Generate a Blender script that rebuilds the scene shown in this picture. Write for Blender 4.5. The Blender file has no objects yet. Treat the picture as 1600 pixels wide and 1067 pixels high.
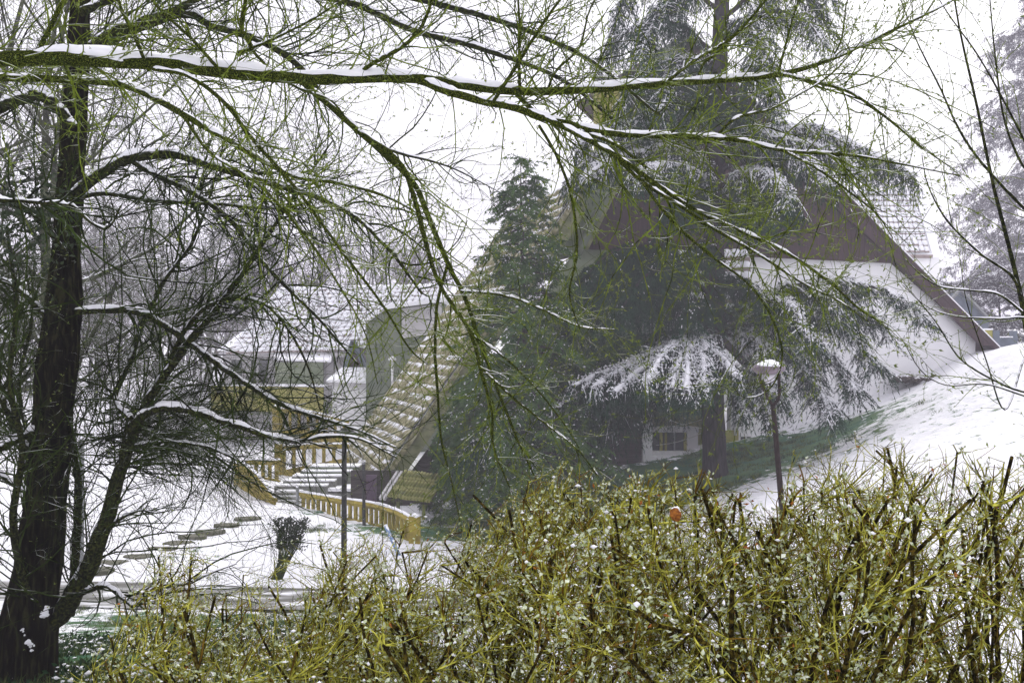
import bpy, math
import numpy as np

# ------------------------------------------------------------------ camera, sky, sun, exposure
scene = bpy.context.scene
CZ = 7.5                    # eye height above the valley datum
F = 1555.0                  # focal length in photo pixels (1600 wide)
cam = bpy.data.cameras.new("camera"); cam_ob = bpy.data.objects.new("camera", cam)
scene.collection.objects.link(cam_ob)
cam.sensor_width = 36.0; cam.lens = 36.0 * F / 1600.0
cam.clip_start = 0.05; cam.clip_end = 3000
cam_ob.location = (0, 0, CZ); cam_ob.rotation_euler = (math.radians(90), 0, 0)
scene.camera = cam_ob

SUN_EL, SUN_AZ = math.radians(52), math.radians(35)      # azimuth clockwise from +Y
world = bpy.data.worlds.new("World"); scene.world = world; world.use_nodes = True
wn, wl = world.node_tree.nodes, world.node_tree.links
wn.clear()
sky = wn.new("ShaderNodeTexSky"); sky.sky_type = 'NISHITA'; sky.sun_disc = False
sky.sun_elevation = SUN_EL; sky.sun_rotation = SUN_AZ
sky.air_density = 1.0; sky.dust_density = 7.0; sky.ozone_density = 1.0
hs = wn.new("ShaderNodeHueSaturation"); hs.inputs["Saturation"].default_value = 0.10
ov = wn.new("ShaderNodeMix"); ov.data_type = 'RGBA'; ov.inputs[0].default_value = 0.6   # overcast deck evens the sky out
ov.inputs[7].default_value = (9.0, 8.75, 9.8, 1)
bg = wn.new("ShaderNodeBackground"); bg.inputs["Strength"].default_value = 0.135
wo = wn.new("ShaderNodeOutputWorld")
wl.new(sky.outputs[0], hs.inputs["Color"]); wl.new(hs.outputs[0], ov.inputs[6])
wl.new(ov.outputs[2], bg.inputs[0]); wl.new(bg.outputs[0], wo.inputs[0])

sun = bpy.data.lights.new("sun", 'SUN'); sun.energy = 0.9; sun.angle = math.radians(25)
sun.color = (1.0, 0.97, 0.93)
sun_ob = bpy.data.objects.new("sun", sun); scene.collection.objects.link(sun_ob)
sun_ob.rotation_euler = (math.radians(90) - SUN_EL, 0, math.pi - SUN_AZ)

scene.view_settings.view_transform = 'Standard'; scene.view_settings.look = 'None'
scene.view_settings.exposure = 0.42; scene.view_settings.gamma = 1.0
scene.view_settings.use_curve_mapping = False
cy = scene.cycles
cy.max_bounces = 5; cy.diffuse_bounces = 3; cy.glossy_bounces = 2; cy.volume_bounces = 1
cy.transmission_bounces = 3; cy.transparent_max_bounces = 4; cy.use_denoising = True
cy.sample_clamp_indirect = 4.0

# ------------------------------------------------------------------ helpers
COL = scene.collection
def rg(s): return np.random.default_rng(s)
def P(px, py, d): return np.array([(px - 800.0) / F * d, d, CZ - (py - 533.5) / F * d])
def nrm(v): return v / np.maximum(np.linalg.norm(v, axis=-1, keepdims=True), 1e-9)

def tag(o, label=None, cat=None, group=None, kind=None):
    if label: o["label"] = label
    if cat: o["category"] = cat
    if group: o["group"] = group
    if kind: o["kind"] = kind
    return o
def empty(name, loc, label, cat, group=None):
    o = bpy.data.objects.new(name, None); COL.objects.link(o)
    o.location = tuple(float(c) for c in loc); o.empty_display_size = 0.2
    return tag(o, label, cat, group)
def origin(o):
    v = np.zeros(3)
    while o is not None:
        v += np.array(o.location); o = o.parent
    return v
def mesh_data(name, V, Fs, mat, smooth=True):
    V = np.ascontiguousarray(V, dtype=np.float32)
    me = bpy.data.meshes.new(name)
    me.vertices.add(len(V)); me.vertices.foreach_set("co", V.ravel())
    Fs = [np.asarray(f, dtype=np.int32) for f in Fs if len(f)]
    tot = np.concatenate([np.full(len(f), f.shape[1], dtype=np.int32) for f in Fs])
    idx = np.concatenate([f.ravel() for f in Fs])
    me.loops.add(len(idx)); me.loops.foreach_set("vertex_index", idx)
    me.polygons.add(len(tot))
    st = np.zeros(len(tot), dtype=np.int32); st[1:] = np.cumsum(tot)[:-1]
    me.polygons.foreach_set("loop_start", st); me.polygons.foreach_set("loop_total", tot)
    me.polygons.foreach_set("use_smooth", np.full(len(tot), smooth, dtype=bool))
    me.update(calc_edges=True)
    me.materials.append(mat)
    return me
def obj(name, V, Fs, mat, parent=None, smooth=True, kind=None):
    V = np.asarray(V, dtype=np.float64)
    if parent is not None: V = V - origin(parent)
    o = bpy.data.objects.new(name, mesh_data(name, V, Fs, mat, smooth))
    COL.objects.link(o); o.parent = parent
    if kind: o["kind"] = kind
    return o
class MB:                                   # collects geometry for ONE mesh
    def __init__(s): s.V, s.F, s.n = [], [], 0
    def add(s, V, *Fs):
        if len(V) == 0: return s
        for f in Fs: s.F.append(np.asarray(f, dtype=np.int64) + s.n)
        s.V.append(np.asarray(V, dtype=np.float64)); s.n += len(V)
        return s
    def build(s, name, mat, parent=None, smooth=True, kind=None):
        if not s.V: return None
        by = {}
        for f in s.F:
            if len(f): by.setdefault(f.shape[1], []).append(f)
        return obj(name, np.concatenate(s.V), [np.concatenate(v) for v in by.values()], mat, parent, smooth, kind)

def extrude(poly, vec):                     # closed prism from a polygon and an offset
    a = np.asarray(poly, float); n = len(a); b = a + np.asarray(vec, float)
    V = np.concatenate([a, b]); i = np.arange(n); j = (i + 1) % n
    return V, [np.arange(n)[None, ::-1], (np.arange(n) + n)[None, :], np.stack([i, j, j + n, i + n], 1)]
def slab(name, poly, vec, mat, parent=None, smooth=False):
    V, Fs = extrude(poly, vec); return obj(name, V, Fs, mat, parent, smooth)
def box(c, s, rz=0.0):
    x, y, z = np.array(s) / 2.0
    V = np.array([[sx * x, sy * y, sz * z] for sz in (-1, 1) for sx, sy in ((-1, -1), (1, -1), (1, 1), (-1, 1))])
    cr, sr = math.cos(rz), math.sin(rz)
    V = np.stack([V[:, 0] * cr - V[:, 1] * sr, V[:, 0] * sr + V[:, 1] * cr, V[:, 2]], 1) + np.array(c)
    return V, np.array([[3, 2, 1, 0], [4, 5, 6, 7], [0, 1, 5, 4], [1, 2, 6, 5], [2, 3, 7, 6], [3, 0, 4, 7]])
def bar(a, b, w, h):                        # rectangular bar from a to b, h is the vertical size
    a, b = np.array(a, float), np.array(b, float); t = nrm(b - a)
    u = np.array([-t[1], t[0], 0.0]); u = u / (np.linalg.norm(u) + 1e-9) if np.hypot(t[0], t[1]) > 1e-4 else np.array([1.0, 0, 0])
    v = np.cross(t, u)
    q = [u * sx * w / 2 + v * sy * h / 2 for sx, sy in ((-1, -1), (1, -1), (1, 1), (-1, 1))]
    V = np.array([a + k for k in q] + [b + k for k in q])
    return V, np.array([[3, 2, 1, 0], [4, 5, 6, 7], [0, 1, 5, 4], [1, 2, 6, 5], [2, 3, 7, 6], [3, 0, 4, 7]])

def tube(pts, rad, sides, cap=False):       # pts (M,N,3), rad (M,N)
    M, N, _ = pts.shape
    T = nrm(np.gradient(pts, axis=1))
    m = nrm(pts[:, -1] - pts[:, 0]); ref = np.zeros((M, 3)); ref[np.arange(M), np.argmin(np.abs(m), 1)] = 1
    U = nrm(np.cross(T, ref[:, None, :])); W = np.cross(T, U)
    a = np.arange(sides) * 2 * np.pi / sides
    V = pts[:, :, None, :] + rad[:, :, None, None] * (np.cos(a)[None, None, :, None] * U[:, :, None, :] + np.sin(a)[None, None, :, None] * W[:, :, None, :])
    k = np.arange(sides); k2 = (k + 1) % sides
    i = np.arange(N - 1)[:, None] * sides
    q = np.stack([i + k, i + k2, i + sides + k2, i + sides + k], -1).reshape(-1, 4)
    Q = (np.arange(M)[:, None, None] * (N * sides) + q[None]).reshape(-1, 4)
    out = [Q]
    if cap:
        b = np.arange(M)[:, None] * (N * sides)
        out += [b + k[None, ::-1], b + (N - 1) * sides + k[None, :]]
    return V.reshape(-1, 3), out
def snowcap(pts, rad, sides, rng, amount=0.8, thr=0.75):      # lumps of snow lying on the upper side of branches
    T = nrm(np.gradient(pts, axis=1))
    M, N = rad.shape
    n = rng.random((M, N)); n = (n + np.roll(n, 1, 1)) / 2; n = n * .6 + .4 * (.5 + .5 * np.sin(np.arange(N)[None] * .9 + rng.random((M, 1)) * 6))
    k = np.clip((thr - np.abs(T[:, :, 2])) / 0.25, 0, 1) * np.clip(0.22 + 1.5 * n, 0.1, 1.25)
    r = rad * amount * k
    c = pts + np.array([0, 0, 1.0]) * (rad * 0.78 * np.clip(k, 0, 1))[:, :, None]
    V, Fs = tube(c, r, sides); rv = np.repeat(r.reshape(-1), sides)
    return V + rng.normal(size=V.shape) * (rv * .13)[:, None], Fs

def catmull(c, n):
    c = np.asarray(c, float)
    c = np.concatenate([[2 * c[0] - c[1]], c, [2 * c[-1] - c[-2]]])
    seg = np.linalg.norm(np.diff(c[1:-1, :3], axis=0), axis=1); s = np.concatenate([[0], np.cumsum(seg)])
    u = np.linspace(0, s[-1], n); i = np.clip(np.searchsorted(s, u, side='right') - 1, 0, len(seg) - 1)
    t = ((u - s[i]) / np.maximum(seg[i], 1e-9))[:, None]
    p0, p1, p2, p3 = c[i], c[i + 1], c[i + 2], c[i + 3]
    return 0.5 * (2 * p1 + (p2 - p0) * t + (2 * p0 - 5 * p1 + 4 * p2 - p3) * t ** 2 + (3 * p1 - p0 - 3 * p2 + p3) * t ** 3)
def limb(ctrl, n=26, jit=0.0, rng=None):    # ctrl rows: px, py, radius in px, depth -> points, radii
    rows = [np.append(P(a, b, d), r * d / F) for a, b, r, d in ctrl]
    c = catmull(rows, n)
    p, r = c[:, :3], np.maximum(c[:, 3], 0.0006)
    if jit and rng is not None:
        w = rng.normal(size=(n, 3)); w = (w + np.roll(w, 1, 0) + np.roll(w, 2, 0)) / 3; w[0] = 0
        p = p + w * jit * r[:, None]
    return p, r
def at_t(pts, rad, idx, t):
    N = pts.shape[1]; f = np.clip(t, 0, 0.9999) * (N - 1); i = f.astype(int); w = (f - i)[:, None]
    p = pts[idx, i] * (1 - w) + pts[idx, i + 1] * w
    T = nrm(pts[idx, i + 1] - pts[idx, i]); r = rad[idx, i] * (1 - w[:, 0]) + rad[idx, i + 1] * w[:, 0]
    return p, T, r
def spawn(pts, rad, n, rng, t0=0.1, t1=1.0, a0=25, a1=70, weight=None):
    M = len(pts)
    L = np.linalg.norm(np.diff(pts, axis=1), axis=2).sum(1) if weight is None else np.asarray(weight, float)
    idx = rng.choice(M, n, p=L / L.sum()); t = t0 + (t1 - t0) * rng.random(n)
    p, T, r = at_t(pts, rad, idx, t)
    q = nrm(np.cross(T, nrm(rng.normal(size=(n, 3)))))
    a = np.radians(a0 + (a1 - a0) * rng.random(n))[:, None]
    return p, nrm(np.cos(a) * T + np.sin(a) * q), r, t, idx
def grow(S, D, L, R, N, rng, wander=0.25, trop=0.0, curl=0.3, tip=0.3):
    M = len(S); D = nrm(D.copy()); pts = np.zeros((M, N, 3)); pts[:, 0] = S
    bend = rng.normal(size=(M, 3)) * curl / (N - 1)
    trop = np.broadcast_to(np.asarray(trop, float), (M,)) / (N - 1)
    for i in range(1, N):
        pts[:, i] = pts[:, i - 1] + D * (L / (N - 1))[:, None]
        D = D + bend + rng.normal(size=(M, 3)) * wander / math.sqrt(N - 1); D[:, 2] += trop; D = nrm(D)
    s = np.linspace(0, 1, N)[None]
    return pts, R[:, None] * (1 - (1 - tip) * s)
def blades(p, d, L, W, rng):                # thin triangles
    side = nrm(np.cross(d, rng.normal(size=p.shape))) * (W / 2)[:, None]
    V = np.stack([p - side, p + side, p + d * L[:, None]], 1).reshape(-1, 3)
    return V, np.arange(len(p) * 3).reshape(-1, 3)
def leaves(p, d, n, L, W):                  # folded rhombic leaves
    s = nrm(np.cross(d, n)); n2 = np.cross(s, d)
    m = p + d * (L * 0.45)[:, None]
    up = n2 * (W * 0.25)[:, None]
    V = np.stack([p, m + s * (W / 2)[:, None] + up, p + d * L[:, None], m - s * (W / 2)[:, None] + up], 1).reshape(-1, 3)
    k = np.arange(len(p))[:, None] * 4
    return V, np.concatenate([k + np.array([[0, 1, 2]]), k + np.array([[0, 2, 3]])])
def budgeom(p, d, L, W, rng):               # small pointed buds: stretched double pyramids
    u = nrm(np.cross(d, rng.normal(size=p.shape))); v = np.cross(d, u); m = p + d * (L * 0.4)[:, None]
    w = (W / 2)[:, None]
    V = np.stack([p, m + u * w, m + (-0.5 * u + 0.866 * v) * w, m + (-0.5 * u - 0.866 * v) * w, p + d * L[:, None]], 1).reshape(-1, 3)
    k = np.arange(len(p))[:, None] * 5
    f = [[0, 2, 1], [0, 3, 2], [0, 1, 3], [4, 1, 2], [4, 2, 3], [4, 3, 1]]
    return V, np.concatenate([k + np.array([q]) for q in f])
def mound(c, r, rng, flat=.7):              # a rounded uneven snow clump
    a = np.arange(12) * 2 * np.pi / 12; ph = np.linspace(.05, np.pi - .05, 8)
    v = np.stack([np.sin(ph)[:, None] * np.cos(a), np.sin(ph)[:, None] * np.sin(a), np.repeat(np.cos(ph)[:, None], 12, 1) * flat], -1)
    k = rng.random(3) * 6; v = v * (1 + .18 * np.sin(v[..., :1] * 4 + k[0]) + .15 * np.sin(v[..., 2:] * 5 + k[1]) + .1 * np.sin(v[..., 1:2] * 7 + k[2]))
    i = np.arange(7)[:, None] * 12; k = np.arange(12)
    return v.reshape(-1, 3) * r + np.asarray(c), np.stack([i + k, i + (k + 1) % 12, i + 12 + (k + 1) % 12, i + 12 + k], -1).reshape(-1, 4)
def lumps(p, s, rng, flat=0.6):             # small irregular snow lumps (octahedra with uneven arms)
    n = len(p); ax = np.array([[1, 0, 0], [0, 1, 0], [-1, 0, 0], [0, -1, 0], [0, 0, 1], [0, 0, -1]], float)
    a = rng.random(n) * 6.283; ca, sa = np.cos(a), np.sin(a)
    R = np.zeros((n, 3, 3)); R[:, 0, 0] = ca; R[:, 0, 1] = -sa; R[:, 1, 0] = sa; R[:, 1, 1] = ca; R[:, 2, 2] = flat
    V = np.einsum('nij,kj->nki', R, ax) * (s[:, None] * (0.6 + 0.8 * rng.random((n, 6))))[:, :, None] + p[:, None]
    k = np.arange(n)[:, None] * 6
    f = [[0, 1, 4], [1, 2, 4], [2, 3, 4], [3, 0, 4], [1, 0, 5], [2, 1, 5], [3, 2, 5], [0, 3, 5]]
    return V.reshape(-1, 3), np.concatenate([k + np.array([q]) for q in f])

# ------------------------------------------------------------------ materials
def mat(name, c1, c2=None, scale=4.0, rough=0.8, bump=0.0, snow=0.0, snow_scale=6.0, c3=None, aniso=None, spec=0.25, detail=4.0, cut=(0.35, 0.65)):
    m = bpy.data.materials.new(name); m.use_nodes = True
    nt = m.node_tree; N, L = nt.nodes, nt.links
    b = N["Principled BSDF"]; b.inputs["Roughness"].default_value = rough
    b.inputs["Specular IOR Level"].default_value = spec
    tc = N.new("ShaderNodeTexCoord"); vec = tc.outputs["Object"]
    if aniso:
        mp = N.new("ShaderNodeMapping"); mp.inputs["Scale"].default_value = aniso
        L.new(vec, mp.inputs[0]); vec = mp.outputs[0]
    nz = N.new("ShaderNodeTexNoise"); nz.inputs["Scale"].default_value = scale; nz.inputs["Detail"].default_value = detail
    L.new(vec, nz.inputs["Vector"])
    rp = N.new("ShaderNodeValToRGB"); e = rp.color_ramp.elements
    e[0].position, e[1].position = cut
    e[0].color = (*c1, 1); e[1].color = (*(c2 or c1), 1)
    if c3:
        x = e.new((cut[0] + cut[1]) / 2); x.color = (*c3, 1)
    L.new(nz.outputs["Fac"], rp.inputs[0]); out = rp.outputs[0]
    if snow > 0:
        g = N.new("ShaderNodeNewGeometry"); sx = N.new("ShaderNodeSeparateXYZ"); L.new(g.outputs["Normal"], sx.inputs[0])
        n2 = N.new("ShaderNodeTexNoise"); n2.inputs["Scale"].default_value = snow_scale; n2.inputs["Detail"].default_value = 3
        L.new(tc.outputs["Object"], n2.inputs["Vector"])
        ad = N.new("ShaderNodeMath"); ad.operation = 'MULTIPLY_ADD'; ad.inputs[1].default_value = 1.4
        L.new(n2.outputs["Fac"], ad.inputs[0]); L.new(sx.outputs[2], ad.inputs[2])
        mr = N.new("ShaderNodeMapRange"); mr.inputs[1].default_value = 1.75 - snow; mr.inputs[2].default_value = 1.95 - snow
        L.new(ad.outputs[0], mr.inputs[0])
        mx = N.new("ShaderNodeMix"); mx.data_type = 'RGBA'; mx.inputs[7].default_value = (0.86, 0.87, 0.90, 1)
        L.new(mr.outputs[0], mx.inputs[0]); L.new(out, mx.inputs[6]); out = mx.outputs[2]
    L.new(out, b.inputs["Base Color"])
    if bump:
        bp = N.new("ShaderNodeBump"); bp.inputs["Strength"].default_value = bump; bp.inputs["Distance"].default_value = 0.02
        L.new(nz.outputs["Fac"], bp.inputs["Height"]); L.new(bp.outputs[0], b.inputs["Normal"])
    return m
M = {}
M['snow'] = mat('snow', (0.84, 0.85, 0.88), (0.90, 0.90, 0.92), 14, 0.75, 0.35)
M['bark_dark'] = mat('bark_dark', (0.004, 0.0035, 0.003), (0.026, 0.027, 0.011), 12, 0.95, 1.0, aniso=(3, 3, 0.5), c3=(0.008, 0.007, 0.005), spec=0.0)
M['bark_moss'] = mat('bark_moss', (0.006, 0.006, 0.004), (0.055, 0.062, 0.014), 55, 0.95, 0.9, c3=(0.016, 0.020, 0.007), detail=8, snow=.66, snow_scale=16, spec=0.0)
M['limb_moss'] = mat('limb_moss', (0.008, 0.008, 0.005), (0.19, 0.22, 0.030), 240, 0.9, 0.9, c3=(0.026, 0.042, 0.006), detail=9, spec=0.0)
M['twig_green'] = mat('twig_green', (0.016, 0.024, 0.004), (0.18, 0.24, 0.026), 16, 0.85, snow=0.20, snow_scale=9, spec=0.0)
M['twig_dark'] = mat('twig_dark', (0.004, 0.005, 0.003), (0.040, 0.066, 0.010), 3, 0.9, snow=0.12, snow_scale=6, spec=0.0)
M['twig_grey'] = mat('twig_grey', (0.035, 0.035, 0.03), (0.08, 0.09, 0.05), 3, 0.9, snow=0.4, snow_scale=3, spec=0.0)
M['wood_grey'] = mat('wood_grey', (0.05, 0.045, 0.05), (0.11, 0.10, 0.105), 2, 0.9, spec=0.0)
M['bud'] = mat('bud', (0.07, 0.12, 0.012), (0.22, 0.28, 0.035), 40, 0.6)
M['cedar_bark'] = mat('cedar_bark', (0.020, 0.017, 0.018), (0.055, 0.047, 0.050), 5, 0.95, 1.0, aniso=(2.5, 2.5, 0.5), spec=0.0)
M['cedar_needle'] = mat('cedar_needle', (0.006, 0.022, 0.012), (0.026, 0.072, 0.036), 2.5, 0.8, spec=0.0)
M['cedar_needle_hazed'] = mat('cedar_needle_hazed', (0.075, 0.075, 0.085), (0.16, 0.155, 0.17), 1.5, 0.8, spec=0.0)  # frost grey, with distance haze also painted into the needle colour
M['fir_needle'] = mat('fir_needle', (0.022, 0.062, 0.018), (0.10, 0.18, 0.050), 2.0, 0.75, spec=0.0)
M['hedge_stem'] = mat('hedge_stem', (0.006, 0.005, 0.003), (0.12, 0.09, 0.014), 60, 0.85, 0.8, c3=(0.022, 0.017, 0.004), detail=8, spec=0.0)
M['hedge_twig'] = mat('hedge_twig', (0.016, 0.016, 0.003), (0.54, 0.53, 0.09), 26, 0.8, c3=(0.24, 0.235, 0.028), spec=0.0)
M['hedge_twig_brown'] = mat('hedge_twig_brown', (0.035, 0.022, 0.004), (0.20, 0.12, 0.016), 12, 0.8, spec=0.0)
M['hedge_leaf'] = mat('hedge_leaf', (0.18, 0.23, 0.06), (0.72, 0.76, 0.62), 70, 0.6, c3=(0.44, 0.50, 0.30))
M['dry_leaf'] = mat('dry_leaf', (0.16, 0.045, 0.008), (0.46, 0.17, 0.025), 120, 0.7)
M['white_render'] = mat('white_render', (0.76, 0.76, 0.77), (0.84, 0.84, 0.84), 0.7, 0.9, 0.05, detail=8)
M['green_render'] = mat('green_render', (0.20, 0.26, 0.15), (0.34, 0.38, 0.26), 1.2, 0.9, detail=8)
M['moss_render'] = mat('moss_render', (0.10, 0.125, 0.085), (0.18, 0.205, 0.15), 0.8, 0.9, detail=8)
M['brown_board'] = mat('brown_board', (0.030, 0.015, 0.017), (0.052, 0.027, 0.030), 3, 0.8, 0.1, aniso=(6, 6, 0.4))
M['dark_board'] = mat('dark_board', (0.022, 0.017, 0.016), (0.060, 0.050, 0.046), 3, 0.85, 0.2, aniso=(0.4, 0.4, 6))
M['pale_board'] = mat('pale_board', (0.14, 0.16, 0.06), (0.30, 0.31, 0.16), 2, 0.85)
M['yellow_paint'] = mat('yellow_paint', (0.17, 0.13, 0.018), (0.34, 0.27, 0.04), 3, 0.8, 0.1, c3=(0.27, 0.215, 0.026))
M['yellow_render'] = mat('yellow_render', (0.22, 0.21, 0.04), (0.36, 0.34, 0.09), 1.5, 0.9, detail=8)
M['tile_mossy'] = mat('tile_mossy', (0.13, 0.12, 0.055), (0.40, 0.38, 0.24), 4, 0.85, 0.2, c3=(0.24, 0.23, 0.11), snow=0.72, snow_scale=1.4)
M['tile_porch'] = mat('tile_porch', (0.13, 0.14, 0.03), (0.36, 0.36, 0.15), 5, 0.85, 0.2, c3=(0.24, 0.24, 0.07))
M['tile_snowy'] = mat('tile_snowy', (0.20, 0.16, 0.15), (0.32, 0.27, 0.25), 3, 0.85, snow=1.12, snow_scale=1.6)
M['grey_wall'] = mat('grey_wall', (0.40, 0.39, 0.40), (0.55, 0.54, 0.54), 1.0, 0.9)
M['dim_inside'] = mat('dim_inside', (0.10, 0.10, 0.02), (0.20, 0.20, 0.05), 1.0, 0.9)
M['white_paint'] = mat('white_paint', (0.62, 0.62, 0.62), (0.76, 0.76, 0.76), 3, 0.6)
M['purple_door'] = mat('purple_door', (0.07, 0.045, 0.07), (0.10, 0.07, 0.10), 3, 0.7)
M['blue_grey'] = mat('blue_grey', (0.075, 0.095, 0.12), (0.13, 0.155, 0.19), 2, 0.7)
M['blue_paint'] = mat('blue_paint', (0.10, 0.19, 0.36), (0.20, 0.30, 0.46), 20, 0.5, snow=0.3)
M['metal_dark'] = mat('metal_dark', (0.030, 0.030, 0.030), (0.055, 0.055, 0.052), 14, 0.7, 0.1, spec=0.1)
M['metal_brown'] = mat('metal_brown', (0.018, 0.013, 0.012), (0.034, 0.025, 0.023), 14, 0.8, 0.1, spec=0.08)
M['metal_grey'] = mat('metal_grey', (0.16, 0.17, 0.17), (0.24, 0.25, 0.25), 14, 0.5, spec=0.4)
M['lamp_glass'] = mat('lamp_glass', (0.52, 0.50, 0.54), (0.62, 0.60, 0.64), 5, 0.3)
M['lamp_hood'] = mat('lamp_hood', (0.13, 0.10, 0.13), (0.20, 0.16, 0.19), 10, 0.5)
M['stone'] = mat('stone', (0.075, 0.075, 0.05), (0.14, 0.14, 0.10), 9, 0.9, 0.4)
M['concrete'] = mat('concrete', (0.12, 0.125, 0.11), (0.22, 0.225, 0.20), 5, 0.9, 0.2)
M['soil'] = mat('soil', (0.035, 0.025, 0.018), (0.11, 0.085, 0.065), 5, 0.95, 0.8, snow=0.35, snow_scale=5)
M['grass_blade'] = mat('grass_blade', (0.006, 0.030, 0.012), (0.13, 0.17, 0.030), 2.5, 0.8)
M['ground_leaf'] = mat('ground_leaf', (0.008, 0.026, 0.010), (0.075, 0.105, 0.022), 3, 0.7, spec=0.05, c3=(0.018, 0.050, 0.018))
M['cord'] = mat('cord', (0.65, 0.64, 0.60), (0.75, 0.74, 0.70), 4, 0.7)
M['ivy'] = mat('ivy', (0.012, 0.022, 0.008), (0.030, 0.050, 0.018), 5, 0.6)
gl = bpy.data.materials.new('window_glass'); gl.use_nodes = True
gb = gl.node_tree.nodes["Principled BSDF"]; gb.inputs["Base Color"].default_value = (0.05, 0.055, 0.055, 1); gb.inputs["Roughness"].default_value = 0.12
M['glass'] = gl

# ------------------------------------------------------------------ terrain
_ctrl = [(-8, -12, -1.3), (8, -12, -1.3), (-30, -12, -1.3), (30, -12, -1.0), (-7, 0, -1.6), (0, 0, -1.6), (7, 0, -1.6), (-7, 3, -1.75), (-2.5, 3.2, -1.75), (0, 3, -1.7), (2.5, 3, -1.68), (7, 3, -1.6),
         (-3.6, 7.8, -2.66), (-12, 8, -2.7), (0, 8, -2.8), (4, 8, -2.25), (10, 8, -1.6), (-7, 14, -4.2), (-2, 14, -4.2), (3, 14, -3.9), (8, 14, -2.3),
         (-40, 8, -2.6), (-40, 22, -5.9), (-20, 22, -6.0), (-9, 22, -6.0), (0, 22, -6.0), (4, 22, -5.2), (6.4, 22, -4.0), (8.5, 22, -2.95), (11.2, 22, -2.35), (18, 20, -1.2), (40, 20, 0.5),
         (-40, 26, -6.05), (-20, 26, -6.05), (-9, 26, -6.05), (0, 26, -6.1), (-20, 33, -6.1), (-10, 33, -6.1), (-4, 33, -6.3), (0, 33, -6.45), (4, 33, -6.1),
         (7.75, 38, -5.2), (3, 39, -6.0), (-11, 41, -5.9), (-5, 39, -6.5), (12.96, 42, -3.96), (17.7, 46, -2.5), (22.7, 49, -0.55), (20.6, 40, -0.2), (15.75, 35, -2.1), (10.1, 45, -4.5), (6, 44.5, -5.2),
         (30, 40, 0.6), (32, 52, 0.2), (27, 48, 0.0), (12, 30, -3.2), (-14.4, 56, -5.8), (-23, 60, -6.0), (-45, 60, -5.5), (-45, 40, -5.9), (0, 60, -5.5), (15, 65, -3.5), (40, 70, 0.0),
         (-80, 140, -2), (0, 140, -2), (80, 140, 2), (-200, 250, 2), (0, 300, 2), (200, 250, 4), (-400, 600, 4), (400, 600, 4), (-150, 0, -3), (150, 0, 2), (-400, -300, -1), (400, -300, -1)]
_c = np.array(_ctrl, float)
def _phi(a, b): return np.sqrt(((a[:, None, :] - b[None]) ** 2).sum(-1) + 2.0)
_A = np.block([[_phi(_c[:, :2], _c[:, :2]), np.ones((len(_c), 1))], [np.ones((1, len(_c))), np.zeros((1, 1))]])
_w = np.linalg.solve(_A, np.append(_c[:, 2], 0.0))
def hz(xy):
    xy = np.atleast_2d(np.asarray(xy, float)); out = np.empty(len(xy))
    for s in range(0, len(xy), 20000):
        q = xy[s:s + 20000]; out[s:s + 20000] = _phi(q, _c[:, :2]) @ _w[:-1] + _w[-1]
    return out + CZ
def G(x, y): return float(hz([[x, y]])[0])
def ground_at(px, py, d0=4.0, d1=120.0):
    d = np.linspace(d0, d1, 4000); x = (px - 800) / F * d; z = CZ - (py - 533.5) / F * d
    h = hz(np.stack([x, d], 1)); k = np.argmax(z < h)
    return np.array([x[k], d[k], h[k]])

def axis(a, b, n0, far0, far1):             # dense between a and b, spreading geometrically outside
    core = np.linspace(a, b, n0); st = core[1] - core[0]
    def out(e, far):
        r, s, x = [], st, 0.0
        while x < far: s *= 1.22; x += s; r.append(x)
        return e, np.array(r)
    _, lo = out(a, far0); _, hi = out(b, far1)
    return np.concatenate([a - lo[::-1], core, b + hi])
gx = axis(-26, 28, 330, 700, 700); gy = axis(2, 56, 330, 500, 800)
XX, YY = np.meshgrid(gx, gy); xy = np.stack([XX.ravel(), YY.ravel()], 1)
Z = hz(xy)
rT = rg(3)
lump = sum(a * np.sin(xy[:, 0] * f * 1.3 + p1 + 1.7 * np.sin(xy[:, 1] * f * .7 + p2)) * np.sin(xy[:, 1] * f + p3) for a, f, p1, p2, p3 in
           [(0.09, 0.45, 3, 1, 2), (0.06, 0.9, 1, 2, 3), (0.03, 2.1, 4, 1, .5), (0.018, 4.3, .3, 5, 2), (0.012, 8.1, 2, 3, 1)])
near = np.clip((np.hypot(xy[:, 0], xy[:, 1]) - 4) / 5, 0, 1)
def path_edge(x): return 22.6 + 0.15 * np.sin(x * 0.35), 25.0 + 0.10 * np.sin(x * 0.5 + 1)
pe0, pe1 = path_edge(xy[:, 0])
on_path = (xy[:, 1] > pe0 - 0.05) & (xy[:, 1] < pe1 + 0.05) & (xy[:, 0] > -40) & (xy[:, 0] < 4.3)
Z = Z + lump * near * np.where(on_path, 0, 1) - 0.09 * on_path
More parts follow.
